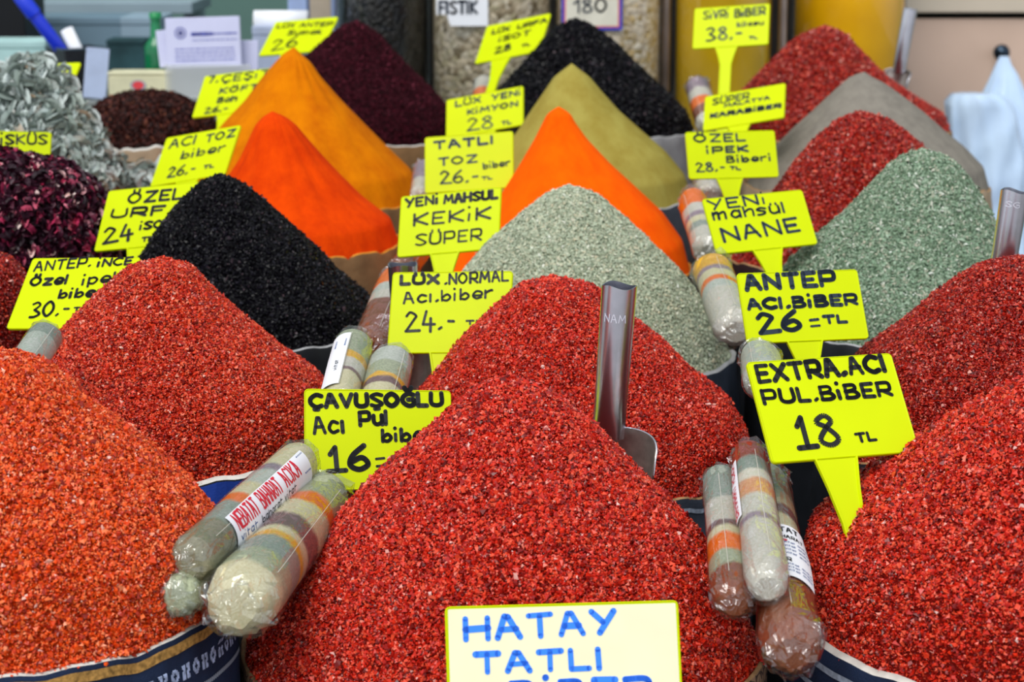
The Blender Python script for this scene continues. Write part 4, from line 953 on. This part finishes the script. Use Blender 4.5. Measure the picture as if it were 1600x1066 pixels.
def grain_mat(name, cols, scale, rough=.5):
    m, t, b = new_mat(name, cols[0], rough, .4)
    tcn = t.nodes.new('ShaderNodeTexCoord'); v = t.nodes.new('ShaderNodeTexVoronoi'); v.inputs['Scale'].default_value = scale
    t.links.new(tcn.outputs['Object'], v.inputs['Vector'])
    sp = t.nodes.new('ShaderNodeSeparateColor'); t.links.new(v.outputs['Color'], sp.inputs[0])
    r = t.nodes.new('ShaderNodeValToRGB'); e = r.color_ramp.elements
    while len(e) < len(cols): e.new(.5)
    for i, c in enumerate(cols): e[i].position = i / (len(cols) - 1); e[i].color = srgb(c)
    t.links.new(sp.outputs[0], r.inputs[0]); t.links.new(r.outputs[0], b.inputs['Base Color'])
    bp = t.nodes.new('ShaderNodeBump'); bp.inputs['Strength'].default_value = .8; bp.inputs['Distance'].default_value = .006; bp.invert = True
    t.links.new(v.outputs['Distance'], bp.inputs['Height']); t.links.new(bp.outputs[0], b.inputs['Normal'])
    return m


def jar(label, pxl, pxr, Y, cont, card=None, name='glass_jar', fill=.96):
    r = (pxr - pxl) / 2 * (Y * 1.0 / math.cos(PITCH) * .975) / F_PX; c = at((pxl + pxr) / 2, 100, Y); H = .46
    root = thing(name, label, 'jar', (c[0], Y, JT), group='storage jars on the counter')
    m = MB(); m.lathe([(0, 0), (r * .93, 0), (r, .008), (r, H - .03), (r * .92, H), (r * .9, H), (r * .9, H - .004)], 64); m.build('glass', M_GLASS, root, True)
    m = MB(); m.lathe([(0, .006), (r * .9, .006), (r * .955, .014), (r * .955, H * fill - .03), (r * .8, H * fill - .01), (0, H * fill)], 64); m.build('contents', cont, root, True)
    m = MB(); m.lathe([(r * .96, H), (r * .96, H + .025), (0, H + .03)], 48); m.build('lid', plain('jar_lid', '5a5a5c', .4, .5, .6), root, True)
    return root, r


nut = grain_mat('pistachio_kernels', ['6e5e40', 'a8967a', 'c8b89c', 'd4c4aa', 'a89c78', 'e0d4c0'], 90)
nut2 = grain_mat('hulled_nuts', ['a8905c', 'd0bca0', 'e0d0b8', 'e8dac4', 'c8a868', 'f0e6d4'], 95)
tea = grain_mat('dark_tea', ['0a0a0c', '14120f', '1c1a1a', '0e1018', '221a14'], 120)
oil = plain('olive_yellow_filling', 'dcb000', .5, .2, noise=.14, scale=5)
oil2 = plain('yellow_orange_filling', 'ffbc00', .5, .2, noise=.10, scale=6)
dj, _ = jar('dark jar filled with black tea, behind the purple sumac', 528, 672, 4.20, tea, name='glass_jar')
j1, r1_ = jar('jar of grey-brown kernels with a white handwritten card', 674, 862, 4.15, nut)
j2, r2_ = jar('jar of pale kernels with the card marked 180', 866, 1034, 4.15, nut2)
j3, _ = jar('jar with olive-yellow filling behind the sign priced 38', 1052, 1204, 4.15, oil)
j4, _ = jar('jar with bright yellow-orange filling behind the rearmost red heap', 1237, 1412, 4.3, oil2)


def jar_card(root, pxc, pyc, w, h, Y, texts, borders, notch=False):
    C = at(pxc, pyc, Y); loc = C - np.array(root.location); m = MB()
    y = lambda x: loc[1]
    def quad(w_, h_, d): return [[loc[0] - w_ / 2, loc[1] - d, loc[2] - h_ / 2], [loc[0] + w_ / 2, loc[1] - d, loc[2] - h_ / 2], [loc[0] + w_ / 2, loc[1] - d, loc[2] + h_ / 2], [loc[0] - w_ / 2, loc[1] - d, loc[2] + h_ / 2]]
    if notch:
        q = quad(w, h, 0); x0, x1, z0, z1 = loc[0] - w / 2, loc[0] + w / 2, loc[2] - h / 2, loc[2] + h / 2
        m.add([[x0, loc[1], z1], [x0, loc[1], z0 + h * .33], [x0 + w * .2, loc[1], z0 + h * .33], [x0 + w * .28, loc[1], z0], [x1, loc[1], z0], [x1, loc[1], z1]], [[0, 1, 2, 3, 4, 5]])
    else:
        m.box((loc[0], loc[1], loc[2]), (w, .0012, h))
    cd = m.build('card', borders[0] if borders else M_WHITE, root); d = .0008
    for mm, f in list(zip(borders[1:], (.010, .016))):
        m = MB(); d += .0004; m.add(quad(w - f, h - f, d), [[0, 1, 2, 3]]); m.build('card_panel', mm, cd)
    m = MB(); g = np.random.default_rng(2)
    for tx, xa, ya, xb, yb, cap, st in texts:
        k = Y / math.cos(PITCH) * .98 / F_PX; p0 = (at(xa, ya, Y) - np.array(root.location)); p1 = (at(xb, yb, Y) - np.array(root.location))
        dd = (p1 - p0); L = np.linalg.norm(dd); dd /= L
        ribbons(m, text_strokes(tx, L, cap * k), st * k, lambda x, z: (p0[0] + dd[0] * x, loc[1] - d - .0006, p0[2] + dd[2] * x + z), g)
    m.build('lettering', M_INKB, cd)


jar_card(j1, 722, 14, .095, .062, 4.15 - r1_ - .002, [('FISTIK', 687, 21, 745, 20, 18, 4)], [M_WHITE], notch=True)
M_CARDB = plain('card_blue_border', '2438b8', .6); M_CARDR = plain('card_red_line', 'e07878', .6); M_CARDW = plain('card_cream', 'dcd8c8', .6)
jar_card(j2, 925, 0, .112, .110, 4.15 - r2_ - .002, [('180', 897, 20, 948, 18, 20, 3.4)], [M_CARDB, M_CARDR, M_CARDW])

for px, w_, nm in ((1040, .018, 'upright rod added as the glass-edge reflection between the kernel jar and the olive-yellow jar'), (1221, .016, 'slim rod added for the bright streak beside the yellow-orange jar')):  # added rods standing in for bright reflections at the jar edges
    c = at(px, 100, 4.13); t = thing('jar_edge_glint', nm, 'glint', (c[0], 4.13, JT))
    MB().lathe([(w_ / 2, .006), (w_ / 2, .45)], 20).build('shaft', plain('glint_metal', '9a8c84', .3, .5, .9, noise=.2, scale=12), t, True)
    MB().lathe([(0, 0), (w_ * .8, 0), (w_ * .8, .006), (w_ / 2, .006)], 20).build('foot', M_STEEL, t, True)
bp_ = MB(); a_, b_ = at(532, 0, 4.62), at(1408, 0, 4.62)
bp_.box(((a_[0] + b_[0]) / 2, 4.62, JT + .3), (b_[0] - a_[0], .03, .6)); tag(bp_.build('backing_panel', plain('backing_panel', '1a1714', .6, .3, noise=.2), None), 'dark upright panel behind the storage jars', 'panel')

# chest of drawers and plastic bags at the right
xl = at(1412, 60, 4.75)[0]
cb = thing('drawer_chest', 'pale beige wooden chest of drawers at the upper right', 'chest', (xl + .40, 5.0, 0))
M_WOOD = plain('beige_laminate', 'd4b8a6', .6, .3, noise=.05, scale=5); M_WOOD2 = plain('pale_laminate', 'cfc2b0', .6, .3, noise=.05, scale=5)
ztop = at(1500, 24, 4.75)[2]
MB().box((0, .01, ztop / 2 - .01), (.8, .44, ztop - .02)).build('carcass', plain('drawer_shadow_gap', '3a2a24', .8, .1), cb)
MB().box((0, 0, ztop + .035), (.82, .50, .06), bev=.003).build('top', M_WOOD2, cb)
for z0, z1 in ((ztop - .36, ztop - .008), (ztop - .74, ztop - .372)):
    d = MB().box((0, -.225, (z0 + z1) / 2), (.78, .022, z1 - z0), bev=.003).build('drawer_front', M_WOOD, cb)
    if z0 > ztop - .4:
        kc = at(1570, 84, 4.70); kx = kc[0] - (xl + .40); kz = kc[2]
        m = MB(); rot = np.array([[1, 0, 0], [0, 0, -1], [0, 1, 0]])
        m.lathe([(0, -.002), (.010, 0), (.010, .004), (.006, .010), (.008, .016), (.017, .026), (.018, .034), (.014, .042), (0, .046)], 24, (kx, -.236, kz), rot=rot)
        m.build('knob', plain('dark_metal_knob', '2c3a48', .25, .5, .8), d, True)

M_BAG = plain('white_plastic_bag', 'c8e0ff', .35, .4, noise=.05, scale=9)


def bag(label, outline, Y, depth, seedn, name='plastic_bag'):
    """A limp plastic bag: rows of (px_left, px_right, py) filled out to a crumpled body."""
    g = np.random.default_rng(seedn); root = None; rows = []; ph = g.uniform(0, 6.28, 12)
    o = np.array(outline, float); ys = np.linspace(o[0, 2], o[-1, 2], 26)
    for i, y in enumerate(ys):
        xl_, xr_ = np.interp(y, o[:, 2], o[:, 0]), np.interp(y, o[:, 2], o[:, 1]); row = []
        k = min(1.0, (xr_ - xl_) / 90.0); f = i / 25
        for t in np.linspace(0, 2 * np.pi, 56, endpoint=False):
            px = (xl_ + xr_) / 2 + (xr_ - xl_) / 2 * math.cos(t)
            cr = sum(abs(math.sin(t * (1.5 + j) + ph[j] + f * (4 - j) * 3)) - .6 for j in range(5)) / 3.4
            P = at(px, y + 5 * math.sin(2 * t + ph[7]) * f, Y)
            P[1] += depth * math.sin(t) * k * (.6 + .4 * f) + cr * depth * .35 * k
            row.append(P)
        rows.append(row)
    rows = np.array(rows); c = rows[-1].mean(0); m = MB(); m.grid(rows - c, wrap_v=True, flip=False); m.add(rows[0] - c, [list(range(56))[::-1]]); m.add(rows[-1] - c, [list(range(56))])
    ob = m.build(name, M_BAG, None, True); ob.location = Vector([float(v) for v in c]); 
    return tag(ob, label, 'bag', 'white plastic bags')


bag('white plastic bag hanging by its gathered neck from the drawer knob', [(1562, 1576, 88), (1556, 1580, 100), (1548, 1592, 118), (1538, 1600, 140), (1522, 1612, 165), (1505, 1640, 230), (1500, 1650, 330), (1505, 1645, 420)], 4.55, .05, 3)
bag('white plastic bag spread out to the left of the hanging one', [(1486, 1560, 146), (1476, 1580, 156), (1478, 1590, 190), (1482, 1600, 240), (1490, 1600, 330), (1500, 1600, 420)], 4.42, .05, 8)

# left: shelf, boxes, pen cup, bottle, cards
xs0, xs1 = at(45, 0, 4.75)[0], at(300, 0, 4.75)[0]
sh = thing('wall_shelf', 'pale blue-grey shelf board at the upper left', 'shelf', ((xs0 + xs1) / 2, 4.9, at(150, 22, 4.75)[2]))
M_SHELF = plain('blue_grey_paint', '8a9ca6', .6, .3, noise=.08, scale=4)
hb = at(150, 4, 4.75)[2] - at(150, 22, 4.75)[2]
MB().box((0, 0, hb / 2), (xs1 - xs0, .3, hb), bev=.002).build('board', M_SHELF, sh)
for sx in (-.4, .4): MB().box((sx * (xs1 - xs0), .13, -.03), (.02, .2, .06)).build('bracket', M_SHELF, sh)


def pbox(name, label, cat, x0, x1, y0, y1, Y, d, mat, rotz=0.0, group=None):
    a, b = at(x0, y1, Y), at(x1, y0, Y); w, h = b[0] - a[0], b[2] - a[2]
    t = thing(name, label, cat, ((a[0] + b[0]) / 2, Y + d / 2, a[2]), group); t.rotation_euler.z = rotz
    MB().box((0, 0, h * .425), (w, d, h * .85), bev=.002).build('body', mat, t)
    MB().box((0, 0, h * .925), (w * 1.015, d * 1.02, h * .15), bev=.002).build('lid', mat, t)
    return t, w, h


def on_counter(name, label, cat, x0, x1, y0, Y, d, mat, **k):
    zb = CT; el = math.atan2(zb - CAM_Z, Y); py = 533 - F_PX * math.tan(el + PITCH)
    return pbox(name, label, cat, x0, x1, y0, py, Y, d, mat, **k)


on_counter('storage_box', 'long blue-grey box under the upper left shelf', 'box', 45, 188, 27, 4.45, .16, plain('blue_grey_card', '6e8696', .7, .2, noise=.08, scale=5))
on_counter('storage_box', 'short paler box right of the long blue-grey box', 'box', 190, 250, 27, 4.45, .16, plain('pale_blue_card', '8ea4b4', .7, .2, noise=.06, scale=5))
on_counter('storage_box', 'dark teal box behind the green bottle', 'box', 168, 226, 62, 4.3, .08, plain('dark_teal_card', '2c4a50', .7, .2, noise=.3, scale=12))
on_counter('cabinet', 'black cabinet at the upper left corner', 'cabinet', -80, 36, -40, 4.2, .18, plain('black_lacquer', '06080e', .5, .3))
on_counter('carton', 'white and mint carton left of the pen cup', 'carton', -30, 68, 64, 3.95, .1, plain('mint_white_card', 'b4d8d6', .6, .3, noise=.08, scale=14), rotz=.05)
tb2, w_, h_ = on_counter('tea_box', 'cream box with a round red emblem beside the green bottle', 'box', 170, 266, 112, 3.84, .05, plain('cream_card', 'd6d2b0', .6, .3, noise=.06, scale=20))
m = MB(); m.add([[w_ * -.02 + .014 * math.cos(t), -.0262, h_ * .5 + .009 * math.sin(t)] for t in np.linspace(0, 2 * np.pi, 25)[:-1]], [list(range(24))]); e1 = m.build('emblem', plain('grey_ring', '9aa0b0', .6), tb2)
m = MB(); m.add([[w_ * -.02 + .010 * math.cos(t), -.0266, h_ * .5 + .007 * math.sin(t)] for t in np.linspace(0, 2 * np.pi, 25)[:-1]], [list(range(24))]); m.build('emblem_disc', plain('red_emblem', 'e04048', .6), e1)

bx, bw, bh = on_counter('storage_box', 'blue and tan box standing left of the dark jar', 'box', 452, 522, -30, 4.35, .1, plain('pale_blue_box', 'a8bce8', .6, .3))
MB().box((.015, -.0515, bh * .45), (.048, .002, bh * .8)).build('front_panel', plain('tan_panel', 'b8aa98', .7, .2), bx)
MB().box((-.006, -.0518, bh * .45), (.006, .002, bh * .8)).build('stripe', plain('slate_stripe', '56688a', .7, .2), bx)
wl = thing('paper_roll', 'white paper roll behind the SUMAK sign', 'roll', at(414, 32, 4.1)); rot = np.array([[0, 0, 1], [0, 1, 0], [-1, 0, 0]])
MB().lathe([(.006, -.05), (.019, -.05), (.019, .05), (.006, .05), (.006, -.05)], 28, (.03, 0, 0), rot=rot).build('paper', M_WHITE, wl, True)
MB().lathe([(.006, -.051), (.0045, -.051), (.0045, .051), (.006, .051)], 20, (.03, 0, 0), rot=rot).build('core', plain('card_core', 'b09878', .8), wl, True)
pl = at(414, 32, 4.1)
on_counter('carton', 'pale grey carton under the white paper roll', 'carton', 396, 470, 41, 4.06, .09, plain('pale_grey_card', 'aab4cc', .7, .2))

# pen cup
Yc = 3.90; c0 = at(122, 150, Yc)
cup = thing('pen_cup', 'dark grey mesh pen cup with rolled papers inside', 'pen cup', (c0[0], Yc, CT)); cup.rotation_euler.z = .62
ztopc = at(118, 74, Yc)[2] - CT; b0, b1 = .028, .041
m = MB()
for z0, z1 in ((0, ztopc),):
    q = [[(-1, -1), (1, -1), (1, 1), (-1, 1)]]
    R_ = [[[sx * b, sy * b, z] for sx, sy in q[0]] for b, z in ((b0, 0), (b1, ztopc), (b1 - .002, ztopc), (b0 - .002, .003))]
    m.grid(R_, wrap_v=True, flip=True); m.add(R_[0], [[0, 1, 2, 3]]); m.add(R_[3], [[3, 2, 1, 0]])
m.build('mesh_body', plain('dark_mesh', '34363c', .5, .5, .4, noise=.3, scale=400), cup)
m = MB(); m.tube([[sx * (b1 - .001), sy * (b1 - .001), ztopc] for sx, sy in ((-1, -1), (1, -1), (1, 1), (-1, 1), (-1, -1))], .0022, 8); m.build('wire_rim', plain('rim_metal', '5a6a78', .35, .5, .7), cup)
R45 = np.array([[math.cos(.62), -math.sin(.62)], [math.sin(.62), math.cos(.62)]])
def stick(name, label, cat, pa, pb, Ya, Yb, r, mat, hollow=False, tip=None):
    A, B = at(pa[0], pa[1], Ya), at(pb[0], pb[1], Yb); o = thing(name, label, cat, A); d = B - A
    if hollow:
        n = 20; Z = d / np.linalg.norm(d); X = np.cross(Z, [0, 1, 0]); X /= np.linalg.norm(X); Y2 = np.cross(Z, X); m = MB()
        rg = lambda s, rr: [A * 0 + d * s + rr * (math.cos(t) * X + math.sin(t) * Y2) for t in np.linspace(0, 2 * np.pi, n, endpoint=False)]
        m.grid([rg(0, r * .9), rg(1, r), rg(1, r * .75), rg(.2, r * .75)], wrap_v=True); m.build('sheet', mat, o, True)
    else:
        MB().tube([A * 0, d * .02, d * .3, d * .98, d], [r * .6, r, r, r, r * .5], 14).build('barrel', mat, o, True)
        MB().tube([d * .72, d * 1.0, d * 1.02], [r * 1.2, r * 1.2, r * .6], 14).build('cap', tip or mat, o, True)
    return o
stick('marker_pen', 'thick blue marker pen slanting out of the mesh cup', 'pen', (112, 100), (30, -8), 3.89, 3.86, .0115, plain('blue_marker_body', '0c2ecc', .35, .5), tip=plain('blue_marker_cap', '1438d8', .3, .5))
stick('rolled_paper', 'white rolled paper standing taller in the mesh cup', 'paper', (140, 120), (104, 46), 3.90, 3.88, .0115, M_WHITE, True)
stick('rolled_paper', 'short white rolled paper at the right side of the mesh cup', 'paper', (140, 118), (152, 78), 3.91, 3.93, .0075, M_WHITE, True)
stp = MB(); stp.box((0, 0, .045), (.04, .004, .088), bev=.001)
pp = stp.build('paper_slip', plain('blue_white_slip', 'b8c6e4', .6, .3)); c_ = at(148, 150, 3.84); pp.location = (c_[0], 3.835, CT); pp.rotation_euler = (-.05, .12, .3); tag(pp, 'bluish white paper slip propped against the front of the mesh cup', 'paper')

# green bottle
Yb = 3.96; cb_ = at(246, 120, Yb); hz = lambda y: at(246, y, Yb)[2] - CT
bt = thing('glass_bottle', 'green glass bottle with a slim neck beside the printed cards', 'bottle', (cb_[0], Yb, CT))
M_GRN = plain('green_glass', '0a7a4a', .12, .6, noise=.15, scale=20)
rb = .0215
MB().lathe([(0, 0), (rb * .9, 0), (rb, .004), (rb, hz(72)), (rb * .8, hz(66)), (rb * .48, hz(58)), (rb * .42, hz(30)), (rb * .42, hz(27))], 32).build('body', M_GRN, bt, True)
MB().lathe([(rb * .5, hz(29)), (rb * .52, hz(20)), (0, hz(18.5))], 24).build('cap', plain('green_cap', '0c8a4c', .4, .5), bt, True)

# printed cards in a clear holder
Yh = 3.86; a_, b_ = at(262, 153, Yh), at(392, 30, Yh); wz = b_[0] - a_[0]
hd = thing('card_holder', 'clear holder standing behind the 7 ÇEŞ sign', 'card holder', ((a_[0] + b_[0]) / 2, Yh, CT))
m = MB(); m.box((0, -.02, .030), (wz, .003, .06), bev=.001); m.box((0, .02, .045), (wz, .003, .09), bev=.001); m.box((0, 0, .002), (wz, .044, .004), bev=.001)
m.build('clear_body', film_mat('acrylic', .08, .4, .35, .08), hd)
M_CARD = plain('printed_card', 'd2d4f2', .55, .3, noise=.02); M_CPRINT = plain('violet_print', '6a70c0', .6, .2, noise=0)


def cards(label, x0, x1, y0, y1, Y, th, tilt, prints, mat=M_CARD):
    a, b = at(x0, y1, Y), at(x1, y0, Y); w, h = b[0] - a[0], b[2] - a[2]
    o = thing('printed_cards', label, 'cards', ((a[0] + b[0]) / 2, Y, a[2])); o.rotation_euler = (-.06, tilt, 0)
    MB().box((0, 0, h / 2), (w, th, h), bev=.0008).build('card_stack', mat, o)
    if prints:
        m = MB(); g = np.random.default_rng(6)
        for kind, u0, v0, u1, v1, st in prints:
            X = lambda u: (u - .5) * w; Zf = lambda v: (1 - v) * h
            if kind == 'ring': L_ = [np.array([[X(u0) + v1 * w * math.cos(t), Zf(v0) + v1 * w * math.sin(t)] for t in np.linspace(0, 6.283, 20)])]
            elif kind == 'dash':
                L_ = []; x = u0
                while x < u1:
                    l = g.uniform(.02, .07); L_.append(np.array([[X(x), Zf(v0)], [X(min(x + l, u1)), Zf(v0)]])); x += l + .022
            ribbons(m, L_, st * w, lambda x, z: (x, -th / 2 - .0004, z), g)
        m.build('print', M_CPRINT, o)
    return o


PR = [('ring', .20, .30, 0, .07, .018), ('ring', .20, .30, 0, .025, .03), ('dash', .36, .33, .62, 0, .05), ('dash', .64, .33, .95, 0, .022)] + [('dash', .36, .45 + i * .09, .95, 0, .012) for i in range(1)] + [('dash', .12, .62 + i * .075, .92, 0, .014) for i in range(4)]
cards('front stack of printed cards with a round blue emblem', 262, 376, 27, 106, 3.85, .006, -.03, PR)
cards('narrow white card sticking out left of the printed cards', 250, 290, 46, 104, 3.865, .003, -.10, None)
cards('white cards leaning at the right of the printed cards', 366, 402, 63, 110, 3.872, .004, .02, None)
